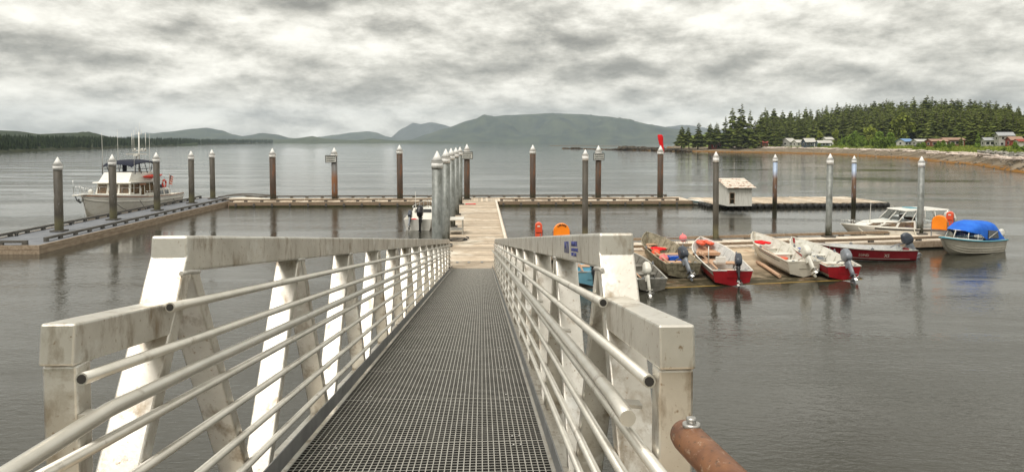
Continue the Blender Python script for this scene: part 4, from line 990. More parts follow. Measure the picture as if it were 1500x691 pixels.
def outboard(parent, loc, tilt, cowl_m, leg_m, s=1.0, steer=0.0, tiller=True):
    """leg and bracket with engine cowl and propeller as sub-parts; motor hangs behind the transom (-y)"""
    o = MB()
    o.box((0,-.06,.02), (.16*s,.12*s,.26*s)); o.box((0,-.02,.12*s), (.22*s,.10*s,.05*s))
    o.rings([[(x*wx, y, z) for x, y in ((-1,-.10*s-dy),(-.6,-.30*s-dy),(.6,-.30*s-dy),(1,-.10*s-dy),(.5,-.04*s-dy),(-.5,-.04*s-dy))] for z, wx, dy in ((.22*s,.10*s,.03),(0,.07*s,.04),(-.35*s,.055*s,.06),(-.55*s,.05*s,.07))])
    o.box((0,-.27*s,-.52*s), (.20*s,.36*s,.02))
    o.rings([[(r*math.cos(a)*s, y*s, -.68*s+r*math.sin(a)*s*1.2) for a in [6.283*k/10 for k in range(10)]] for y, r in ((.04,.01),(0,.045),(-.15,.06),(-.34,.055),(-.42,.03))])
    o.box((0,-.22*s,-.60*s), (.03*s,.16*s,.2*s)); o.hexa([(-.012,-.30*s,-.92*s),(.012,-.30*s,-.92*s),(.012,-.22*s,-.92*s),(-.012,-.22*s,-.92*s),(-.012,-.28*s,-.72*s),(.012,-.28*s,-.72*s),(.012,-.06*s,-.72*s),(-.012,-.06*s,-.72*s)])
    if tiller: o.tube([(0,.05,.30*s),(0.03,.45*s,.42*s),(0.04,.75*s,.45*s)], [.03,.025,.03], 7)
    leg = o.build('outboard_motor', leg_m, parent); leg.location = loc; leg.rotation_euler = (-tilt, 0, steer)
    c = MB(); rs = []
    for z, wx, y0, y1 in ((.18,.11,-.02,-.36),(.26,.145,.06,-.43),(.42,.16,.10,-.46),(.44,.152,.09,-.45),(.60,.145,.07,-.41),(.72,.115,.02,-.32),(.76,.06,-.04,-.22)):
        rs.append([((wx*math.copysign(abs(math.cos(a))**.45, math.cos(a)))*s, ((y0+y1)/2+(y0-y1)/2*math.copysign(abs(math.sin(a))**.45, math.sin(a)))*s, z*s) for a in [6.283*k/16 for k in range(16)]])
    c.rings(rs).build('engine_cowl', cowl_m, leg)
    pr = MB().tube([(0,-.40*s,-.68*s),(0,-.52*s,-.68*s)], [.045*s,.02*s], 8)
    for k in range(3):
        a = 2.094*k; u = Vector((math.cos(a),0,math.sin(a))); v = Vector((-math.sin(a),0,math.cos(a)))
        c0 = Vector((0,-.45*s,-.68*s)); tw = Vector((0,.04*s,0))
        p4 = [c0+u*.03*s-v*.02*s, c0+u*.09*s-v*.075*s+tw, c0+u*.155*s+v*.0*s, c0+u*.09*s+v*.075*s-tw, c0+u*.03*s+v*.02*s]
        pr.add(p4+[q+Vector((0,-.012*s,0)) for q in p4], [(0,1,2,3,4),(9,8,7,6,5),(0,5,6,1),(1,6,7,2),(2,7,8,3),(3,8,9,4)])
    pr.build('propeller', zinc, leg)
    return leg
def skiff(M, L_, B, D, mats, inside, label, group, benches=(.22,.45,.68), bench_m=None, bowdeck=None, floor_m=None, motor=None, gun_m=None, name='skiff', bow=.35, stripe=None, gear=True):
    o = thing(name, None, 0, label, 'boat', group, M=M)
    rs = hull_rings(L_, B, D, bow); mb = MB(); rings = hull_skin(mb, rs, (0,1,2,3))
    tr = rings[0]; mb.add(tr, [tuple(range(len(tr)))], 4)
    mb.build('hull', [mats[0], mats[1], mats[2], mats[3], mats[4] if len(mats) > 4 else mats[0]], o)
    # inside skin
    ri = hull_rings(L_-.07, B-.05, D-.0, bow, y0=.045); fl = .14; inn = []
    for r in ri[:-1]:
        fz = max(fl, r['k'].z+.05); cx_ = max(.004, r['c'].x*.93)
        inn.append([r['g'], r['m1']*.97+Vector((0,.03*r['m1'].y,.03*r['m1'].z)), Vector((cx_, r['c'].y, max(fz, r['c'].z*.9))), Vector((cx_*.96, r['c'].y, fz)), Vector((-cx_*.96, r['c'].y, fz)), Vector((-cx_, r['c'].y, max(fz, r['c'].z*.9))), mir(r['m1']*.97+Vector((0,.03*r['m1'].y,.03*r['m1'].z))), mir(r['g'])])
    mi = MB().rings(inn, 0, closed=False, cap=False, mats=[0,0,0,1,0,0,0], smooth=False); mi.add(inn[0], [tuple(reversed(range(8)))], 0)
    mi.build('inside_skin', [inside, floor_m or inside], o)
    for sg in (1, -1):
        MB().tube([Vector((r['g'].x*sg, r['g'].y, r['g'].z)) for r in rs], .026, 7).build('gunwale', gun_m or bare_alu, o)
    z0 = rs[0]['g'].z
    MB().bar((-B*.44, .02, z0), (B*.44, .02, z0), .06, .04).build('transom_cap', gun_m or bare_alu, o)
    MB().bar((-.22, .03, z0-.14), (.22, .03, z0-.14), .10, .30).build('motor_pad', mats[4] if len(mats) > 4 else mats[0], o)
    rib = MB()
    for i in range(2, len(inn)-3, 2):
        for sg in (1, -1):
            a, b_ = inn[i][0], inn[i][3]; rib.bar((a.x*sg*.985, a.y, a.z-.03), (b_.x*sg*1.0, b_.y, b_.z+.1), .04, .025, up=(0,1,0))
    rib.build('ribs', inside, o, kind='stuff')
    for t in benches:
        i = int(t*18); g = inn[i][0].x*.93; zz = D*.62
        MB().box((0, inn[i][0].y, zz), (2*g, .30, .045)).build('bench', bench_m or inside, o, .006)
        MB().box((0, inn[i][0].y, zz*.5+.04), (1.55*g, .26, zz-.14)).build('bench_box', inside, o)
    if bowdeck is not None:
        i0 = 11; dk = MB(); top = [[Vector((inn[i][0].x*sg*.98, inn[i][0].y, inn[i][0].z-bowdeck[1])) for i in range(i0, len(inn))] for sg in (1, -1)]
        dk.rings(top, 0, closed=False, cap=False, smooth=False)
        dk.rings([[p-Vector((0,0,.03)) for p in r] for r in top], 0, closed=False, cap=False, smooth=False)
        a, b_ = top[0][0], top[1][0]; dk.bar((a.x, a.y, a.z-.05), (b_.x, b_.y, b_.z-.05), .03, .12)
        dk.build('bow_deck', bowdeck[0], o)
    if stripe:
        for sg in (1, -1):
            for f0, f1, y0_, y1_, ms in stripe:
                pth = []
                for r in rs:
                    if y0_*L_ <= r['g'].y <= y1_*L_:
                        p0 = r['m1'].lerp(r['g'], f0); p1 = r['m1'].lerp(r['g'], f1); off = Vector((.006,0,0))
                        pth.append([Vector((q.x*sg, q.y, q.z)) for q in (p0+off, p1+off, p1-off, p0-off)])
                if len(pth) > 1: MB().rings(pth, smooth=False).build('stripe', ms, o)
    if gear:
        q = random.Random(len(label)); z1 = .16
        tk = MB().rings([[(.32*B/1.6+x*.15*k, .55+y*.20*k, z1+z) for x, y in ((-1,-.8),(-.7,-1),(.7,-1),(1,-.8),(1,.8),(.7,1),(-.7,1),(-1,.8))] for z, k in ((0,.94),(.03,1),(.17,1),(.21,.9))]); tko = tk.build('fuel_tank', redbox if q.random() < .7 else engine_blk, o)
        MB().lathe([(.035,.21),(.035,.25),(.02,.26)], 8, (.32*B/1.6,.55,z1)).build('filler_cap', engine_blk, tko)
        MB().tube([(.32*B/1.6,.5,z1+.2),(.2,.3,z1+.3),(.1,.1,z0),(.05,-.05,z0+.12)], .011, 5).build('fuel_line', engine_blk, o)
        for k in range(2):
            xa = -.30*B/1.6-.05*k; MB().tube([(xa,.6,D*.62+.05+.03*k),(xa-.06*k,L_*.62,D*.66+.05+.03*k)], .02, 6).tube([(xa-.06*k,L_*.62,D*.66+.05+.03*k),(xa-.06*k,L_*.62+.35,D*.67+.05+.03*k)], [.03,.07], 6).build('oar', bench_wood, o)
        rp = [Vector((.05*math.sin(i*1.9)+.16*math.cos(i*.9), L_*.80+.16*math.sin(i*.9), D*.35+.012*i)) for i in range(16)]
        MB().tube(rp, .016, 5).build('painter_coil', rope_w if q.random() < .6 else rope_d, o)
        bt = rs[-1]['g']; MB().tube([bt+Vector((0,-.05,.02)), bt+Vector((.10,.35,-.16)), bt+Vector((.22,.95,-.40))], .016, 5).build('painter', rope_w, o)
        for sg in (1, -1):
            gq = rs[7]['g']; MB().box((gq.x*sg, gq.y, gq.z+.045), (.05,.14,.06)).tube([(gq.x*sg, gq.y, gq.z+.06),(gq.x*sg, gq.y, gq.z+.13)], .02, 6).build('oarlock', engine_grey, o)
            MB().box((B*.30*sg, .045, z0+.01), (.10,.05,.07)).build('transom_handle', engine_grey, o)
    if motor:
        outboard(o, (motor.get('x', 0), -.02, z0+.0), motor['tilt'], motor['cowl'], motor['leg'], motor.get('s', 1.0)*.80, motor.get('steer', 0))
    return o
SKG = 'skiffs hauled out on the ramp'
def on_ramp(px, py, z): p = P(px, py, z); return p
def skiff_frame(sx, sy, sz, bx, by, bz): return frame((sx, sy, sz), (bx, by, bz))
def rz_at(x, y): v = (Vector((x, y, 0))-SC).dot(sv); return max(-.10, ramp_z(v))
def ramp_skiff(sx, sy, bx, by, *a, lift=.02, **kw):
    d = Vector((bx-sx, by-sy)).normalized()*3.2
    return skiff(frame((sx, sy, rz_at(sx, sy)+lift), (sx+d.x, sy+d.y, rz_at(sx+d.x, sy+d.y)+lift+kw.pop('tip', .10))), *a, **kw)
# olive skiff
sA = ramp_skiff(7.0, 27.7, 6.45, 32.4, 4.9, 1.65, .62, (olive, olive, olive, olive), olive_in, 'olive drab skiff with pink floats and a blue tub inside', SKG,
    benches=(.2,.42,.64,.82), bench_m=bench_wood, gun_m=olive_in, motor=dict(tilt=R(38), cowl=cowl_dark, leg=engine_grey, s=1.15, steer=.15))
# red and white skiff with steering wheel
sB = ramp_skiff(8.65, 26.6, 8.72, 31.6, 4.9, 1.75, .62, (bare_alu, red, red, bare_alu, red), greyin, 'red sided skiff with pale grey inside and plywood bow floor', SKG,
    benches=(.38,), bench_m=bench_wood, gun_m=gel, floor_m=bench_wood, bowdeck=(bench_wood, .30), motor=dict(tilt=R(30), cowl=cowl_dark, leg=engine_blk, s=1.1, x=.2, steer=-.2))
# cream skiff
sC = ramp_skiff(12.1, 28.1, 11.55, 32.6, 4.6, 1.6, .66, (cream, cream, cream, cream), whitein, 'cream white skiff with red lines inside and a white outboard', SKG,
    benches=(.2,.42,.66), gun_m=cream, motor=dict(tilt=R(42), cowl=cowl_white, leg=cowl_white, s=1.1, x=.1), stripe=[(.30,.42,.1,.55,black), (.62,.70,.2,.6,red)])
# red striped skiff
sD = ramp_skiff(13.55, 27.7, 13.2, 32.0, 4.4, 1.6, .58, (red, red, bare_alu, bare_alu, red), whitein, 'white skiff with bright red sides nested beside the cream skiff', SKG,
    benches=(.24,.5,.74), gun_m=whitein, motor=dict(tilt=R(36), cowl=engine_grey, leg=engine_grey, s=1.15, x=.1))
# bare aluminium skiff half hidden by the gangway
sE = ramp_skiff(5.30, 25.55, 4.85, 29.3, 3.9, 1.25, .52, (dull_alu, dull_alu, dull_alu, dull_alu), dull_alu, 'small bare aluminium skiff with white outboard half hidden by the gangway end', SKG,
    benches=(.3,.6), gun_m=bare_alu, motor=dict(tilt=R(25), cowl=cowl_white, leg=cowl_white, s=1.05, x=-.25))
# light blue boat behind the gangway truss
sM = ramp_skiff(3.15, 26.4, 3.0, 31.0, 4.6, 1.5, .55, (lightblue, lightblue, bare_alu, bare_alu), lightblue, 'light blue skiff glimpsed through the gangway truss', SKG,
    benches=(.3,.6), bench_m=bench_wood, gun_m=bare_alu, motor=dict(tilt=R(20), cowl=cowl_dark, leg=engine_blk, s=1.1))
# maroon boat afloat along the float
sF = skiff(frame((19.15, 32.9, -.14), (14.4, 32.5, -.08)), 4.8, 1.75, .66, (maroon, maroon, maroon, bare_alu, maroon), greyin, 'maroon open motorboat afloat alongside the plank float', 'open boats afloat',
    benches=(.30,.62), bench_m=maroon, gun_m=bare_alu, bowdeck=(maroon, .10), motor=dict(tilt=R(28), cowl=cowl_dark, leg=engine_grey, s=1.2), stripe=[(-.9,-.78,.02,.95,bare_alu)])
# worn lettering on the maroon hull side (side that faces the water)
def hull_text(parent, txt, rs, t0, fr, size, m, sg, name='hull_lettering'):
    cu = bpy.data.curves.new(name, 'FONT'); cu.body = txt; cu.size = size; cu.extrude = .002; cu.resolution_u = 2
    tt = bpy.data.objects.new('tmp', cu); COL.objects.link(tt); me = bpy.data.meshes.new_from_object(tt.evaluated_get(bpy.context.evaluated_depsgraph_get())); bpy.data.objects.remove(tt)
    me.materials.clear(); me.materials.append(m); o = place(name, me, parent)
    i = int(t0*18); a = rs[i]['m1'].lerp(rs[i]['g'], fr); b_ = rs[i+2]['m1'].lerp(rs[i+2]['g'], fr); up_ = (rs[i]['g']-rs[i]['m1'])
    if sg < 0: a, b_, up_ = mir(a), mir(b_), mir(up_)
    d = (b_-a).normalized()*(1 if sg > 0 else -1); nrm = d.cross(up_).normalized(); up2 = nrm.cross(d)
    M = Matrix((d, up2, nrm)).transposed().to_4x4(); M.translation = a + nrm*.014; o.matrix_local = M
rsF = hull_rings(4.8, 1.75, .66); hull_text(sF, 'LUND', rsF, .50, -.35, .17, cream, -1); hull_text(sF, 'XS', rsF, .28, -.45, .22, cream, -1)

# things lying in the skiffs
def put(parent_obj, loc): return parent_obj.matrix_world @ Vector(loc)
bpy.context.view_layer.update()
def ball(name, c, r, m, label, cat, group=None):
    b2 = MB().lathe([(.02,-r*.98),(r*.6,-r*.8),(r*.95,-r*.3),(r*.95,r*.3),(r*.6,r*.8),(.12*r,r*1.0),(.12*r,r*1.25),(.02,r*1.27)], 14)
    o = b2.build(name, m); o.location = c; o.rotation_euler = (rnd.uniform(-.6,.6), rnd.uniform(-.6,.6), 0); return tag(o, label, cat, group)
ball('buoy', put(sA, (-.25,1.7,.36)), .22, pinkfloat, 'pink float next to the blue tub in the olive skiff', 'buoy')
ball('buoy', put(sA, (-.30,2.6,.36)), .22, redbox, 'red float farther up the olive skiff toward its bow', 'buoy')
def tub(loc, rz, label, m=bluetub, s=1.0, name='tub'):
    o = thing(name, loc, rz, label, 'tub')
    MB().rings([[(x*.28*s*k, y*.2*s*k, z*s) for x, y in ((-1,-1),(1,-1),(1,1),(-1,1))] for z, k in ((0,.86),(.24,1),(.24,.93),(.03,.8))], smooth=False).build('bin', m, o)
    MB().tube([(-.29*s,0,.22*s),(-.1*s,-.1*s,.27*s),(.1*s,-.1*s,.27*s),(.29*s,0,.22*s)], .012, 6).build('rope_handle', rope_w, o); return o
tub(put(sA, (.30,1.75,.16)), .1, 'blue plastic tub in the olive skiff', s=1.25)
o = thing('boat_seat', put(sB, (-.02,1.75,.42)), .05, 'white folding seat on the bench of the red sided skiff', 'seat')
MB().box((0,0,.06), (.42,.36,.10)).build('cushion', gel, o, .02); MB().box((0,-.16,.20), (.42,.08,.26)).build('seat_back', gel, o, .02)
o = thing('coiled_hose', put(sB, (-.02,1.05,.17)), 0, 'round coil of dark hose on the floor of the red sided skiff', 'coil')
for k, (rr, zz) in enumerate(((.26,.04),(.255,.10),(.19,.05))): MB().tube([(rr*math.cos(6.283*i/20), rr*math.sin(6.283*i/20), zz+.01*math.sin(i)) for i in range(21)], .035, 6).build('loop', engine_grey, o)
o = thing('oar_mast', put(sB, (-.42,1.9,.16)), 0, 'upright pale pole standing in the red sided skiff', 'pole')
MB().tube([(0,0,0),(0,.02,.95)], .025, 7).build('shaft', bare_alu, o); MB().tube([(0,0,0),(0,0,.04)], .07, 10).build('foot', bare_alu, o)
def jacket(loc, rz, label, m, s=1.0, name='life_jacket'):
    o = thing(name, loc, rz, label, 'life jacket')
    for sx in (-1, 1):
        MB().rings([[(sx*.17*s+.13*s*k*math.cos(a), y, .06*s+.055*s*k*math.sin(a)) for a in [6.283*i/10 for i in range(10)]] for y, k in ((-.28*s,.5),(-.22*s,1),(.1*s,1),(.26*s,.8),(.32*s,.4))]).build('front_panel', m, o)
    MB().rings([[(x, .26*s+.09*s*math.cos(a), .08*s+.05*s*math.sin(a)) for a in [6.283*i/8 for i in range(8)]] for x in (-.2*s, 0, .2*s)]).build('collar', m, o); return o
jacket(put(sB, (.0,4.15,.66)), .1, 'red cushion and jacket on the bow of the red sided skiff', redbox, 1.2)
jacket(put(sC, (-.12,3.35,.60)), .4, 'red life jacket on the forward bench of the cream skiff', redcloth)
jacket(put(sC, (.05,2.0,.20)), 1.0, 'red life jacket on the floor of the cream skiff', redbox)
jacket(put(sA, (-.05,3.0,.42)), .7, 'red life jacket on a bench of the olive skiff', redcloth)
tub(put(sD, (-.1,3.15,.36)), .3, 'blue tub on the forward bench of the skiff with bright red sides', s=.8)
jacket(put(sF, (.15,3.2,.36)), .2, 'blue life jacket inside the maroon boat', bluetub, 1.1)
o = thing('net_heap', put(sD, (.05,2.62,.15)), 0, 'heap of grey net in the skiff with bright red sides', 'net')
mb = MB(); q = random.Random(4)
for k in range(26):
    a = q.random()*6.28; rr = q.uniform(.05,.42); c = Vector((rr*math.cos(a)*1.2, rr*math.sin(a), .05+.18*(1-rr/.5)))
    mb.tube([c+Vector((.12*math.cos(a+i), .12*math.sin(a*1.7+i), .03*math.sin(i*2+a))) for i in range(6)], .022, 5)
mb.build('mesh_pile', engine_grey, o)
mb = MB()
for k in range(30):
    a = q.random()*6.28; rr = q.uniform(.1,.5); c = Vector((rr*math.cos(a)*1.2, rr*math.sin(a), .13+.12*(1-rr/.5)))
    mb.lathe([(.01,-.03),(.035,0),(.01,.03)], 6, c)
mb.build('net_corks', rope_w, o)
# crab ring on the skiff float, log on the ramp
o = thing('crab_ring', S(-7.1, -.75, ZD+.02), .3, 'round crab ring with netting and a pink float on the plank float', 'crab pot')
for zz, rr in ((.03,.62),(.40,.50)): MB().tube([(rr*math.cos(6.283*i/24), rr*math.sin(6.283*i/24), zz) for i in range(25)], .022, 6).build('ring', engine_grey, o)
mb = MB()
for i in range(16): a = 6.283*i/16; mb.tube([(.62*math.cos(a), .62*math.sin(a), .03), (.5*math.cos(a+.25), .5*math.sin(a+.25), .40)], .008, 4); mb.tube([(.62*math.cos(a), .62*math.sin(a), .03), (.05*math.cos(a), .05*math.sin(a), .03)], .007, 4)
mb.build('netting', engine_grey, o)
ball('buoy', S(-6.75, -.80, ZD+.45), .20, pinkfloat, 'pink float resting on the crab ring', 'buoy')
ball('buoy', S(-8.3, -.35, ZD+.2), .13, yellow, 'small yellow float on the plank float near the olive skiff', 'buoy')
la, lb = P(1109, 384, .26), P(1142, 409, .02); la.z = rz_at(la.x, la.y)+.10; lb.z = rz_at(lb.x, lb.y)+.12
tag(MB().tube([la, la.lerp(lb,.3)+Vector((.02,0,.01)), lb], [.07,.085,.075], 10).build('log', bench_wood), 'peeled log lying on the ramp beside the cream skiff', 'log')

# ---- cabin parts helper
def cabin(parent, name, prof_b, prof_t, zb, zt, m, win=None, glass_m=None, crown=.04):
    """prof_*: (y_back, y_front, half width back, half width front) bottom and top; windows as panes on each face"""
    yb0, yf0, wb0, wf0 = prof_b; yb1, yf1, wb1, wf1 = prof_t
    b4 = [(-wb0,yb0,zb[0]),(wb0,yb0,zb[0]),(wf0,yf0,zb[1]),(-wf0,yf0,zb[1])]; t4 = [(-wb1,yb1,zt[0]),(wb1,yb1,zt[0]),(wf1,yf1,zt[1]),(-wf1,yf1,zt[1])]
    o = MB().hexa(b4+t4).build(name, m, parent, .02)
    faces = dict(back=(b4[0],b4[1],t4[1],t4[0]), right=(b4[1],b4[2],t4[2],t4[1]), front=(b4[2],b4[3],t4[3],t4[2]), left=(b4[3],b4[0],t4[0],t4[3]))
    for f, u0, u1, v0, v1 in (win or []):
        MB().panel(faces[f], u0, u1, v0, v1, .012, off=.004).build('window', glass_m or glass, o)
    return o
def rail(parent, pts, hgt, m, r=.014, posts=None, name='guard_rail'):
    pts = [Vector(p) for p in pts]; mb = MB().tube([p+Vector((0,0,hgt)) for p in pts], r, 6)
    for p in pts[::1]: mb.tube([p, p+Vector((0,0,hgt))], r*.9, 6)
    return mb.build(name, m, parent)
def closed_hull(o, L_, B, D, bow, mats, deck_m, tb=.9, drop=.05, rake=.3, fore=.62):
    rs = hull_rings(L_, B, D, bow, tb, rake=rake, fore=fore); mb = MB(); rg = hull_skin(mb, rs, (0,1,2,3)); mb.add(rg[0], [tuple(range(9))], 4); mb.build('hull', mats, o)
    dk = MB().rings([[Vector((r['g'].x*.985, r['g'].y, r['g'].z-drop)), Vector((0, r['g'].y, r['g'].z-drop+.03)), Vector((-r['g'].x*.985, r['g'].y, r['g'].z-drop))] for r in rs], closed=False, cap=False); dk.build('deck', deck_m, o)
    return rs
def rub(o, rs, m, f=1.0, r=.03, name='rub_rail'):
    for sg in (1, -1): MB().tube([Vector(((r_['m1'].lerp(r_['g'], f).x+.012)*sg, r_['m1'].lerp(r_['g'], f).y, r_['m1'].lerp(r_['g'], f).z)) for r_ in rs], r, 6).build(name, m, o)

# ---- trawler
tb_ = G(-28.35, 49.7, -.62); ts_ = G(-28.35, 62.1, -.62)
trawler = thing('trawler', None, 0, 'white trawler yacht with dark blue flybridge canopy moored at the grey float', 'boat', M=frame(ts_, tb_))
rs = closed_hull(trawler, 12.4, 3.9, 1.75, .40, [gel, gel, gel, cream, gel], gel, .92, .12, .5, .84)
rub(trawler, rs, gel, .45, .045); rub(trawler, rs, teak, 1.0, .035, 'cap_rail')
# bulwark at the bow
for sg in (1, -1):
    MB().rings([[Vector((r['g'].x*sg, r['g'].y, r['g'].z)), Vector((r['g'].x*sg*1.02, r['g'].y+.03, r['g'].z+.16)), Vector((r['g'].x*sg*.97, r['g'].y+.03, r['g'].z+.16)), Vector((r['g'].x*sg*.96, r['g'].y, r['g'].z))] for r in rs[8:-1]]).build('bulwark', gel, trawler)
cabin(trawler, 'aft_cabin', (1.5,4.0,1.35,1.45), (1.55,4.0,1.25,1.35), (1.6,1.68), (2.28,2.4), gel, [('left',.12,.42,.3,.8),('left',.55,.85,.3,.8),('right',.12,.42,.3,.8),('right',.55,.85,.3,.8)])
wl_ = [(.03,.10,.44,.93),(.13,.30,.35,.93),(.36,.47,.25,.93),(.50,.66,.35,.93),(.69,.83,.35,.93),(.86,.97,.35,.93)]
cabin(trawler, 'deckhouse', (3.9,8.45,1.45,1.35), (3.9,8.15,1.35,1.25), (1.62,1.8), (3.02,3.10), gel,
      [('left',a,b2,c,d_) for a,b2,c,d_ in wl_]+[('right',1-b2,1-a,c,d_) for a,b2,c,d_ in wl_]+[('front',.05,.31,.4,.92),('front',.37,.63,.4,.92),('front',.69,.95,.4,.92)], curtain_glass)
MB().hexa([(-1.6,3.5,3.03),(1.6,3.5,3.03),(1.45,8.5,3.11),(-1.45,8.5,3.11),(-1.6,3.5,3.11),(1.6,3.5,3.11),(1.45,8.45,3.19),(-1.45,8.45,3.19)]).build('roof_slab', gel, trawler, .02)
MB().box((-1.44,6.6,2.92), (.03,1.0,.14)).build('name_board', teak, trawler); MB().box((1.44,6.6,2.92), (.03,1.0,.14)).build('name_board', teak, trawler)
fb = cabin(trawler, 'flybridge', (4.6,8.2,1.25,1.15), (4.6,7.5,1.3,1.05), (3.15,3.18), (3.85,3.9), gel)
MB().box((0,5.4,3.80), (2.2,1.3,.16)).build('flybridge_seat', navy, trawler)
can = MB(); rr_ = []
for y, zz, wd in ((3.2,4.55,1.25),(3.6,4.72,1.35),(4.6,4.84,1.38),(5.8,4.86,1.38),(6.8,4.80,1.32),(7.4,4.66,1.2),(7.6,4.52,1.12)):
    rr_.append([(wd*math.sin(a), y, zz-.22*(1-math.cos(a))*1.3) for a in [-1.35+2.7*k/10 for k in range(11)]])
can.rings(rr_, closed=False, cap=False); can.rings([[Vector(p)-Vector((0,0,.03)) for p in r] for r in rr_], closed=False, cap=False); can.build('canopy', navy, trawler)
for sg in (-1, 1):
    for y0_, y1_ in ((3.9,3.6),(4.9,4.6),(5.4,5.9),(6.4,6.8),(7.4,7.3)): MB().tube([(1.25*sg, y0_, 3.75), (1.28*sg, y1_, 4.58)], .028, 6).build('canopy_strut', navy, trawler)
    MB().tube([(1.27*sg,4.0,4.12),(1.2*sg,7.3,4.12)], .02, 6).build('canopy_rail', navy, trawler)
    MB().panel([(1.27*sg,3.6,3.85),(1.27*sg,4.5,3.85),(1.27*sg,4.5,4.55),(1.27*sg,3.6,4.55)], .1,.8,0,1,.02).build('side_curtain', navy, trawler)
ms = MB().tube([(0,4.2,3.1),(0,4.1,7.1)], [.07,.045], 8).build('mast', gel, trawler)
mb = MB(); mb.tube([(-.55,4.15,5.55),(.55,4.15,5.55)], .03, 6)
for x in (-.55,-.3,.3,.55): mb.tube([(x,4.15,5.45),(x,4.15,5.75 if abs(x) < .5 else 7.0)], .022, 6)
mb.tube([(-.25,4.1,6.9),(.25,4.1,6.9)], .02, 6); mb.tube([(.22,4.1,6.9),(.22,4.1,7.5)], .015, 5); mb.tube([(-.2,4.1,6.9),(-.2,4.1,7.3)], .015, 5); mb.tube([(-.05,4.1,7.0),(-.05,4.1,7.9)], .01, 5)
for x in (-.5, -.2, .35): mb.lathe([(.02,0),(.07,.04),(.07,.12),(.02,.16)], 8, (x,4.15,5.56))
mb.build('spreader', gel, ms)
rd = MB().tube([(0,4.6,4.75),(0,4.6,5.1)], .07, 8); rd.box((0,4.6,5.15), (.3,.4,.14)); rd.box((0,4.6,5.27), (1.5,.12,.09), rz=.5); rd.build('radar', gel, ms)
for x, y, z0_, z1_ in ((-1.2,7.4,3.9,7.2),(1.2,7.4,3.9,7.0),(-1.25,5.0,3.9,7.0),(1.25,5.0,3.9,7.3)): MB().tube([(x,y,z0_),(x*1.02,y,z1_)], [.022,.008], 5).build('whip_antenna', gel, trawler)
for sg in (-1, 1):
    pts = [Vector((rs[i]['g'].x*sg*.95, rs[i]['g'].y, rs[i]['g'].z+.14)) for i in (9,11,12,13,14,15,16,17)]; rail(trawler, pts+[Vector((.12*sg,12.9,2.62))], .55, chrome)
    pts = [Vector((rs[i]['g'].x*sg*.96, rs[i]['g'].y, rs[i]['g'].z)) for i in (0,1,2,3,4,5,6,7,8)]; rail(trawler, pts, .45, chrome)
pl_ = MB().box((0,12.6,2.52), (.42,1.3,.10)).build('bow_pulpit', gel, trawler, .02)
MB().tube([(0,13.2,2.45),(0,13.0,2.15),(0,12.6,2.0)], [.05,.04,.08], 7).build('anchor', engine_grey, pl_)
MB().tube([(.10,13.2,2.55),(.12,13.25,3.6)], .015, 5).build('bow_staff', chrome, trawler)
MB().lathe([(.02,1.9),(.16,1.92),(.14,2.1),(.2,2.2),(.12,2.35),(.02,2.4)], 10, (0,11.3,.45)).build('windlass', gel, trawler)
for sg in (-1, 1):
    MB().tube([(sg*1.15,10.8,1.98),(sg*1.17,10.8,1.98)], .12, 14).build('hawse_pipe', black, trawler)
kay = thing('kayak', trawler.matrix_world @ Vector((1.25, 4.9, 3.42)), 0, 'red kayak lashed on the trawler roof edge', 'kayak', M=trawler.matrix_world @ Matrix.Translation((-1.38, 4.7, 3.45)) @ Matrix.Rotation(.2, 4, 'Y'))
MB().rings([[(.02+wd*.30*math.cos(a), y, .16*wd*math.sin(a)+.06*(y/1.7)**2) for a in [6.283*k/12 for k in range(12)]] for y, wd in ((-1.7,.05),(-1.3,.55),(-.6,1),(.3,1),(1.1,.65),(1.7,.05))]).build('kayak_hull', kred, kay)
MB().rings([[(.02+.18*k*math.cos(a), -.1+.42*k*math.sin(a), .155+.01*k) for a in [6.283*i/14 for i in range(14)]] for k in (.6, 1.0, 1.0)]).build('cockpit', engine_blk, kay)
MB().lathe([(.10,.148),(.10,.158)], 10, (.02,.75,-.02)).build('hatch', engine_blk, kay)
lr = thing('life_ring', None, 0, 'red life ring hung on the trawler stern rail', 'life ring', M=trawler.matrix_world @ Matrix.Translation((-1.42, 2.9, 2.75)) @ Matrix.Rotation(R(90), 4, 'Y'))
MB().tube([(.3*math.cos(6.283*i/20), .3*math.sin(6.283*i/20), 0) for i in range(21)], .075, 8).build('ring', kred, lr)
for k in range(4):
    a0 = 1.571*k+.2; MB().tube([(.3*math.cos(a0+.1*i), .3*math.sin(a0+.1*i), 0) for i in range(4)], .080, 8).build('white_band', gel, lr)
fl = thing('flag', None, 0, 'small striped flag hanging at the trawler stern', 'flag', M=trawler.matrix_world @ Matrix.Translation((-.9, .9, 2.0)))
MB().tube([(0,0,0),(0,-.25,1.45)], .02, 6).build('staff', teak, fl)
for k in range(7):
    z1_, z0_ = 1.40-k*.10, 1.40-(k+1)*.10
    for q in range(5):
        xa, xb = -.02+q*.0, 0
        y0_, y1_ = -.27+.04*k-.13*q, -.27+.04*k-.13*(q+1); dz = -.06*q
        w0, w1 = .05*math.sin(q*1.3), .05*math.sin((q+1)*1.3)
        mt = navy if (k < 4 and q < 2) else (redbox if k % 2 == 0 else gel)
        MB().hexa([(w0-.004,y0_,z0_+dz),(w0+.004,y0_,z0_+dz),(w1+.004,y1_,z0_+dz-.06),(w1-.004,y1_,z0_+dz-.06),(w0-.004,y0_,z1_+dz),(w0+.004,y0_,z1_+dz),(w1+.004,y1_,z1_+dz-.06),(w1-.004,y1_,z1_+dz-.06)]).build('stripe', mt, fl)
for y_, x_ in ((2.2,-1.6),(8.0,-1.85)):
    MB().tube([(x_,y_,1.75),(x_-.6,y_+.3,1.05)], .02, 5).build('mooring_line', rope_d, trawler)
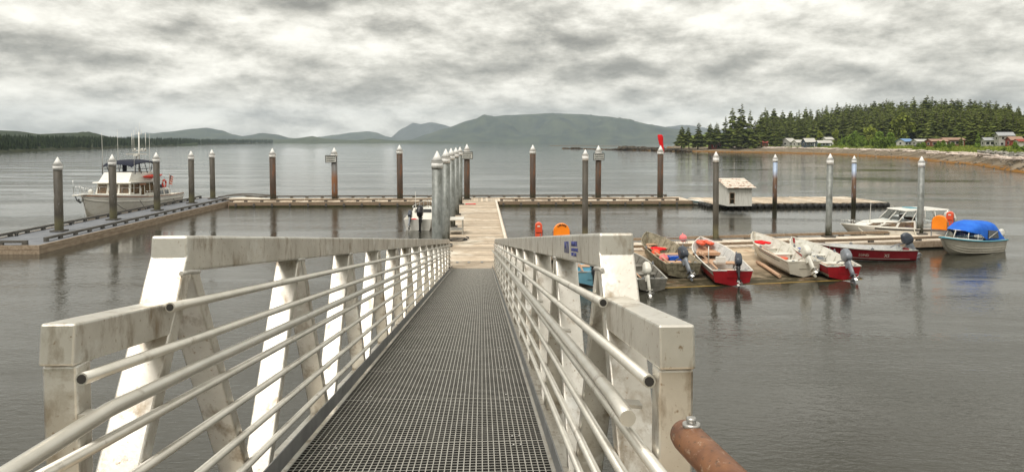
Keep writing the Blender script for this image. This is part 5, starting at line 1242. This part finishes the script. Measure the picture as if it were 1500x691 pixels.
MB().tube([(-1.25,10.8,1.95),(-1.7,10.2,1.3),(-2.1,9.6,1.02)], .022, 5).build('mooring_line', rope_d, trawler)
MB().box((0,1.9,2.45), (1.5,.7,.3)).build('cockpit_cover', navy, trawler, .05)
dn = MB()

# ---- cabin cruiser behind the skiff float
cb = Vector((18.7, 38.75, -.30)); cs = Vector((25.6, 39.95, -.30))
cru = thing('cabin_cruiser', None, 0, 'white and cream cabin cruiser with dark side stripe behind the plank float', 'boat', M=frame(cs, cb))
rs = closed_hull(cru, 7.0, 2.3, 1.02, .30, [gel, cream, cream, cream, gel], gel, .94, .04, .7)
for sg in (1, -1):
    MB().rings([[Vector(((r['m1'].lerp(r['g'], f).x+o_)*sg, r['m1'].lerp(r['g'], f).y, r['m1'].lerp(r['g'], f).z)) for f, o_ in ((.62,.012),(.86,.012),(.86,-.01),(.62,-.01))] for r in rs[1:13]], smooth=False).build('stripe', engine_blk, cru)
cabin(cru, 'cuddy', (2.9,6.0,.98,.42), (2.9,5.2,.90,.45), (1.0,1.15), (1.48,1.42), gel, [('left',.05,.28,.35,.85),('left',.33,.60,.25,.85),('left',.65,.95,.2,.85),('right',.05,.35,.2,.85),('right',.40,.67,.25,.85),('right',.72,.95,.35,.85)], curtain_glass)
cl_ = cabin(cru, 'windshield_frame', (1.6,3.9,.92,.80), (1.6,3.3,.80,.72), (1.46,1.46), (2.06,2.02), clear)
for sg in (-1, 1):
    for (y0_, y1_, w0, w1) in ((3.9,3.3,.80,.72),(3.1,2.7,.85,.76),(2.3,2.2,.89,.78),(1.6,1.6,.92,.80)): MB().tube([(w0*sg,y0_,1.46),(w1*sg,y1_,2.05)], .025, 6).build('window_post', gel, cru)
MB().tube([(0,3.92,1.46),(0,3.32,2.03)], .025, 6).build('window_post', gel, cru)
MB().hexa([(-.9,.7,2.05),(.9,.7,2.05),(.78,3.45,2.03),(-.78,3.45,2.03),(-.85,.75,2.11),(.85,.75,2.11),(.72,3.4,2.10),(-.72,3.4,2.10)]).build('hardtop', gel, cru, .02)
MB().box((.2,2.3,2.12), (.7,.6,.03)).build('roof_hatch', tealtrim, cru)
for sg in (-1, 1): MB().tube([(.95*sg,.5,1.05),(.85*sg,.85,2.06)], .025, 6).build('hardtop_strut', chrome, cru)
MB().box((.3,2.4,1.30), (.45,.45,.5)).build('helm_seat', bench_wood, cru, .03); MB().box((-.4,.95,1.25), (.4,.5,.45)).build('engine_box', engine_blk, cru, .04)
rail(cru, [Vector((rs[i]['g'].x*.9, rs[i]['g'].y, rs[i]['g'].z)) for i in (11,13,15,17)] + [Vector((-rs[i]['g'].x*.9, rs[i]['g'].y, rs[i]['g'].z)) for i in (17,15,13,11)], .22, chrome)
MB().tube([(-.3,5.35,1.2),(-.3,5.3,2.55)], [.018,.008], 5).build('whip_antenna', gel, cru)
outboard(cru, (0,-.02,.95), R(10), cowl_white, cowl_white, 1.2, 0, False); outboard(cru, (.55,-.02,.90), R(35), cowl_dark, engine_blk, .8, 0, False)
MB().tube([(-.5,6.2,1.1),(-1.0,6.0,.75),(-1.6,5.2,.72)], .025, 6).build('mooring_line', rope_w, cru)
MB().tube([(-1.12,3.2,1.08),(-1.25,3.15,.75),(-1.45,3.1,.70)], .022, 6).build('mooring_line', rope_w, cru)

# ---- boat with blue canvas top
gb = Vector((21.1, 33.6, -.16)); gs = Vector((25.3, 35.9, -.20))
cvb = thing('canvas_top_boat', None, 0, 'cream lapstrake boat with bright blue canvas top off the float end', 'boat', M=frame(gs, gb))
cvb.scale = (.93, .93, .93)
rs = closed_hull(cvb, 4.9, 1.9, .88, .35, [cream, cream, cream, cream, cream], greyin, .92, .06, .6)
for fz in (.0, .35, .7):
    for sg in (1, -1): MB().tube([Vector(((r['c'].lerp(r['m1'], fz)).x*sg*1.012, r['c'].lerp(r['m1'], fz).y, r['c'].lerp(r['m1'], fz).z)) for r in rs[:-1]], .014, 5).build('lap_strake', cream, cvb)
rub(cvb, rs, tealtrim, .93, .045, 'gunwale')
ws = [(.76,2.35,.98),(.80,2.9,1.0),(.60,3.45,1.05),(0,3.75,1.07),(-.60,3.45,1.05),(-.80,2.9,1.0),(-.76,2.35,.98)]; wt_ = [(x*.86, y-.22, z+.42) for x, y, z in ws]
for i in range(6):
    MB().panel([ws[i], ws[i+1], wt_[i+1], wt_[i]], .04,.96,.04,.96,.008).build('windshield_pane', clear, cvb)
for i in range(7): MB().tube([ws[i], wt_[i]], .022, 6).build('windshield_post', gel, cvb)
MB().tube(ws, .025, 6).build('windshield_sill', gel, cvb); MB().tube(wt_, .022, 6).build('windshield_top', gel, cvb)
rr_ = []
for y, zt_, zs_, wd in ((3.45,1.50,1.44,.50),(3.1,1.66,1.38,.70),(2.6,1.88,1.28,.78),(2.1,1.96,1.0,.84),(1.5,1.82,.92,.86),(1.25,1.90,.92,.86),(.95,1.86,.92,.86),(.45,1.28,.90,.84),(.12,.96,.89,.80)):
    rr_.append([(wd*math.copysign(min(1, abs(c_)**.55), c_), y, zs_+(zt_-zs_)*max(0, s2)**.6+.015*math.sin(7*y+3*c_)) for c_, s2 in [(math.cos(math.pi*k/14), math.sin(math.pi*k/14)) for k in range(15)]])
MB().rings(rr_, closed=False, cap=False).build('canvas_top', bluecanvas, cvb)
for sg in (-1, 1):
    q = [(.86*sg,2.05,1.06),(.86*sg,1.0,1.0),(.82*sg,1.05,1.40),(.80*sg,1.95,1.48)]
    if sg > 0: q = [q[1], q[0], q[3], q[2]]
    MB().panel(q, 0,1,0,1,.02,off=.03).build('canvas_window', glass, cvb)
    MB().tube([Vector(q[0])+Vector((.06*sg,0,0)), Vector(q[2])+Vector((.06*sg,0,0))], .012, 5).build('frame_tube', gel, cvb)
outboard(cvb, (0,-.02,.86), R(22), cowl_dark, engine_blk, 1.0, 0, False); outboard(cvb, (-.5,-.02,.82), R(12), cowl_white, engine_grey, .75, 0, False)
hull_rs = rs; hull_text(cvb, 'AK 2178 AB', hull_rs, .62, .15, .13, engine_blk, -1) if False else None

# ---- small motorboat beside the approach float
mo_s = G(-4.05, 43.6, -.2); mo_b = G(-3.75, 48.4, -.1)
mot = thing('motorboat', None, 0, 'white motorboat with two outboards beyond the thick grey pile', 'boat', M=frame(mo_s, mo_b))
rs = closed_hull(mot, 5.0, 1.85, .92, .32, [gel, gel, gel, gel, gel], whitein, .94, .18, .5)
rub(mot, rs, gel, 1.0, .03, 'gunwale')
rail(mot, [Vector((rs[i]['g'].x*.9, rs[i]['g'].y, rs[i]['g'].z)) for i in (9,11,13,15,17)] + [Vector((-rs[i]['g'].x*.9, rs[i]['g'].y, rs[i]['g'].z)) for i in (17,15,13,11,9)], .42, chrome, .02)
cabin(mot, 'console', (2.2,3.0,.75,.70), (2.4,2.8,.68,.62), (.8,.85), (1.35,1.35), gel, [('back',.1,.9,.5,.9),('front',.08,.92,.4,.9)])
MB().tube([(-.5,2.3,1.0),(-.5,2.2,2.5)], [.02,.008], 5).build('whip_antenna', gel, mot)
outboard(mot, (.18,-.02,.88), R(4), engine_blk, engine_blk, 1.25, 0, False); outboard(mot, (-.5,-.02,.84), R(30), cowl_dark, engine_grey, .85, 0, False)
jacket(mot.matrix_world @ Vector((-.35,.55,.78)), .4, 'red and white bundle in the stern of the white motorboat', redcloth, .8)

# ---- dinghy at the end of the cross float
dk_ = P(1024, 302); db = P(1042, 300)
din = thing('dinghy', None, 0, 'small white dinghy with blue trim tied at the end of the cross float', 'boat', M=frame(P(1046,302.5,-.1), P(1018,301,-.05)))
rs = hull_rings(2.3, 1.2, .42, .25); mb = MB(); rg = hull_skin(mb, rs, (0,1,2,2)); mb.add(rg[0], [tuple(range(9))], 1); mb.build('hull', [tealtrim, gel, gel], din)
MB().rings([[Vector((r['g'].x*.9, r['g'].y, r['g'].z-.02)), Vector((0, r['g'].y, r['g'].z-.10)), Vector((-r['g'].x*.9, r['g'].y, r['g'].z-.02))] for r in rs], closed=False, cap=False).build('inside_skin', whitein, din)
rub(din, rs, gel, 1.0, .05, 'gunwale'); outboard(din, (0,-.02,.42), R(15), engine_blk, engine_blk, .55, 0, False)

# ------------------------------------------------------------------ dock furniture
def life_board(loc, rz, label, w_, hgt, z0, m, text=None, box=False):
    o = thing('life_ring_cabinet' if not box else 'extinguisher_cabinet', loc, rz, label, 'cabinet'); x = w_/2
    prof = [(-x, z0)] + [(x*math.cos(a), z0+hgt-x+x*math.sin(a)) for a in [math.pi-math.pi*k/16 for k in range(17)]] + [(x, z0)]
    dd = .22 if not box else .25
    mb = MB().rings([[(px_*k, y, z0+(pz-z0)*k+(1-k)*hgt*.4) for px_, pz in prof] for y, k in ((-dd/2-.03,.93),(-dd/2,1),(dd/2,1))], smooth=False); mb.build('shell', m, o)
    for sg in (-1, 1): MB().box(((x+.035)*sg, .04, (z0+hgt*.55)/2), (.05,.06,z0+hgt*.55)).build('post', engine_grey, o)
    MB().box((0,.04,z0-.06), (w_+.1,.06,.06)).build('cross_bar', engine_grey, o)
    if text:
        n = len(text)
        for i, ch in enumerate(text):
            if ch == ' ': continue
            cu = bpy.data.curves.new('lettering', 'FONT'); cu.body = ch; cu.size = .15*w_/.85; cu.extrude = .003; cu.align_x = 'CENTER'; cu.resolution_u = 2; cu.offset = .004
            tt = bpy.data.objects.new('tmp', cu); COL.objects.link(tt); me = bpy.data.meshes.new_from_object(tt.evaluated_get(bpy.context.evaluated_depsgraph_get())); bpy.data.objects.remove(tt)
            me.materials.clear(); me.materials.append(black); a = math.radians(90+34-68*i/(n-1)); rr2 = x*.70
            t = place('lettering', me, o); t.location = (rr2*math.cos(a), -dd/2-.036, z0+hgt-x+rr2*math.sin(a)); t.rotation_euler = (R(90), a-math.pi/2 if False else -(a-math.pi/2), 0)
    if box:
        MB().box((0,-dd/2-.034,z0+hgt*.40), (w_*.86,.012,.03)).build('seam', engine_blk, o); MB().box((0,-dd/2-.034,z0+hgt*.78), (w_*.4,.01,.07)).build('placard', gel, o)
        MB().box((w_*.26,-dd/2-.04,z0+hgt*.28), (w_*.18,.02,.08)).build('latch', engine_grey, o)
    return o
def on_sfloat(px, v): d = ray(px, 345); t = (SC.dot(sv)+v)/(Vector((d.x, d.y, 0)).dot(sv)); return Vector((d.x*t, d.y*t, ZD))
life_board(on_sfloat(822.5, .9), 0, 'orange arched life ring board lettered in black beyond the gangway rail', .82, .85, .28, orange, 'LIFE RING')
life_board(on_sfloat(789, .9), 0, 'narrow red cabinet beside the orange board beyond the gangway rail', .35, .85, .36, redbox, None, True)
life_board(on_sfloat(1376, -.1), -.75, 'orange arched cabinet at the end of the plank float by the canvas top boat', .72, .78, .42, orange)
life_board(on_sfloat(1391, .55), -.75, 'narrow red cabinet at the end of the plank float by the canvas top boat', .34, .8, .52, redbox, None, True)
# white work table and hose by the piles
o = thing('fish_table', G(-1.45, 39.0, ZD), DOCK_RZ, 'white topped work table against the grey piles', 'table')
MB().box((0,0,.85), (.9,1.3,.08)).build('table_top', gel, o, .02); MB().box((-.42,0,1.0), (.04,1.3,.25)).build('splash_board', gel, o)
for x in (-.38,.38):
    for y in (-.58,.58): MB().box((x,y,.405), (.06,.06,.81)).build('leg', bare_alu, o)
MB().box((0,0,.25), (.8,1.2,.03)).build('shelf', bare_alu, o)
o = thing('hose', G(-1.15, 36.0, ZD), .3, 'dark hose lying in loops on the planks below the work table', 'hose')
MB().tube([(.4*math.cos(i*.45)*(1+.03*i)-.1, .55*math.sin(i*.45)+.02*i, .03+.002*i) for i in range(30)], .028, 6).build('coil', rope_d, o)
MB().tube([(-.5,-.6,.02),(.2,-.9,.02),(.9,-.55,.02),(1.0,-.3,.02)], .022, 6).build('loose_end', rope_w, o)
o = thing('mat', G(-.9, 57.3, ZD+.005), DOCK_RZ, 'flat red mat on the planks by the last grey pile', 'mat')
MB().box((0,0,.02), (.85,.6,.035)).build('sheet', redcloth, o, .01); MB().box((0,-.25,.045), (.5,.12,.03)).build('fold', pinkfloat, o)
# cleats along the grey float
cm = MB(); cm.tube([(0,-.2,.14),(0,.2,.14)], .028, 6); cm.tube([(0,-.07,0),(0,-.07,.14)], .03, 6); cm.tube([(0,.07,0),(0,.07,.14)], .03, 6); cme = cm.mesh('cleat', rubber)
for yy in (39, 44, 49.5, 55, 60):
    o = place('cleat', cme); o.location = G(LX0+.35, yy, ZD); o.rotation_euler = (0,0,DOCK_RZ); tag(o, 'small black mooring cleat along the trawler side of the grey float', 'cleat', 'cleats on the grey float')

# ------------------------------------------------------------------ haze
hz = bpy.data.materials.new('haze_air'); hz.use_nodes = True; hn = hz.node_tree.nodes; hl = hz.node_tree.links
hn.remove(hn['Principled BSDF']); pv = hn.new('ShaderNodeVolumePrincipled')
pv.inputs['Color'].default_value = (0.74, 0.87, 1.0, 1); pv.inputs['Density'].default_value = 0.00010; pv.inputs['Anisotropy'].default_value = 0.0
hl.new(pv.outputs[0], hn['Material Output'].inputs['Volume'])
mb = MB().hexa([(-9000,-900,-4.5),(9000,-900,-4.5),(9000,9200,-4.5),(-9000,9200,-4.5),(-9000,-900,420),(9000,-900,420),(9000,9200,420),(-9000,9200,420)])
ho = mb.build('haze', hz, kind='stuff'); ho['label'] = 'thin pale haze over the sea and mountains'; ho['category'] = 'haze'
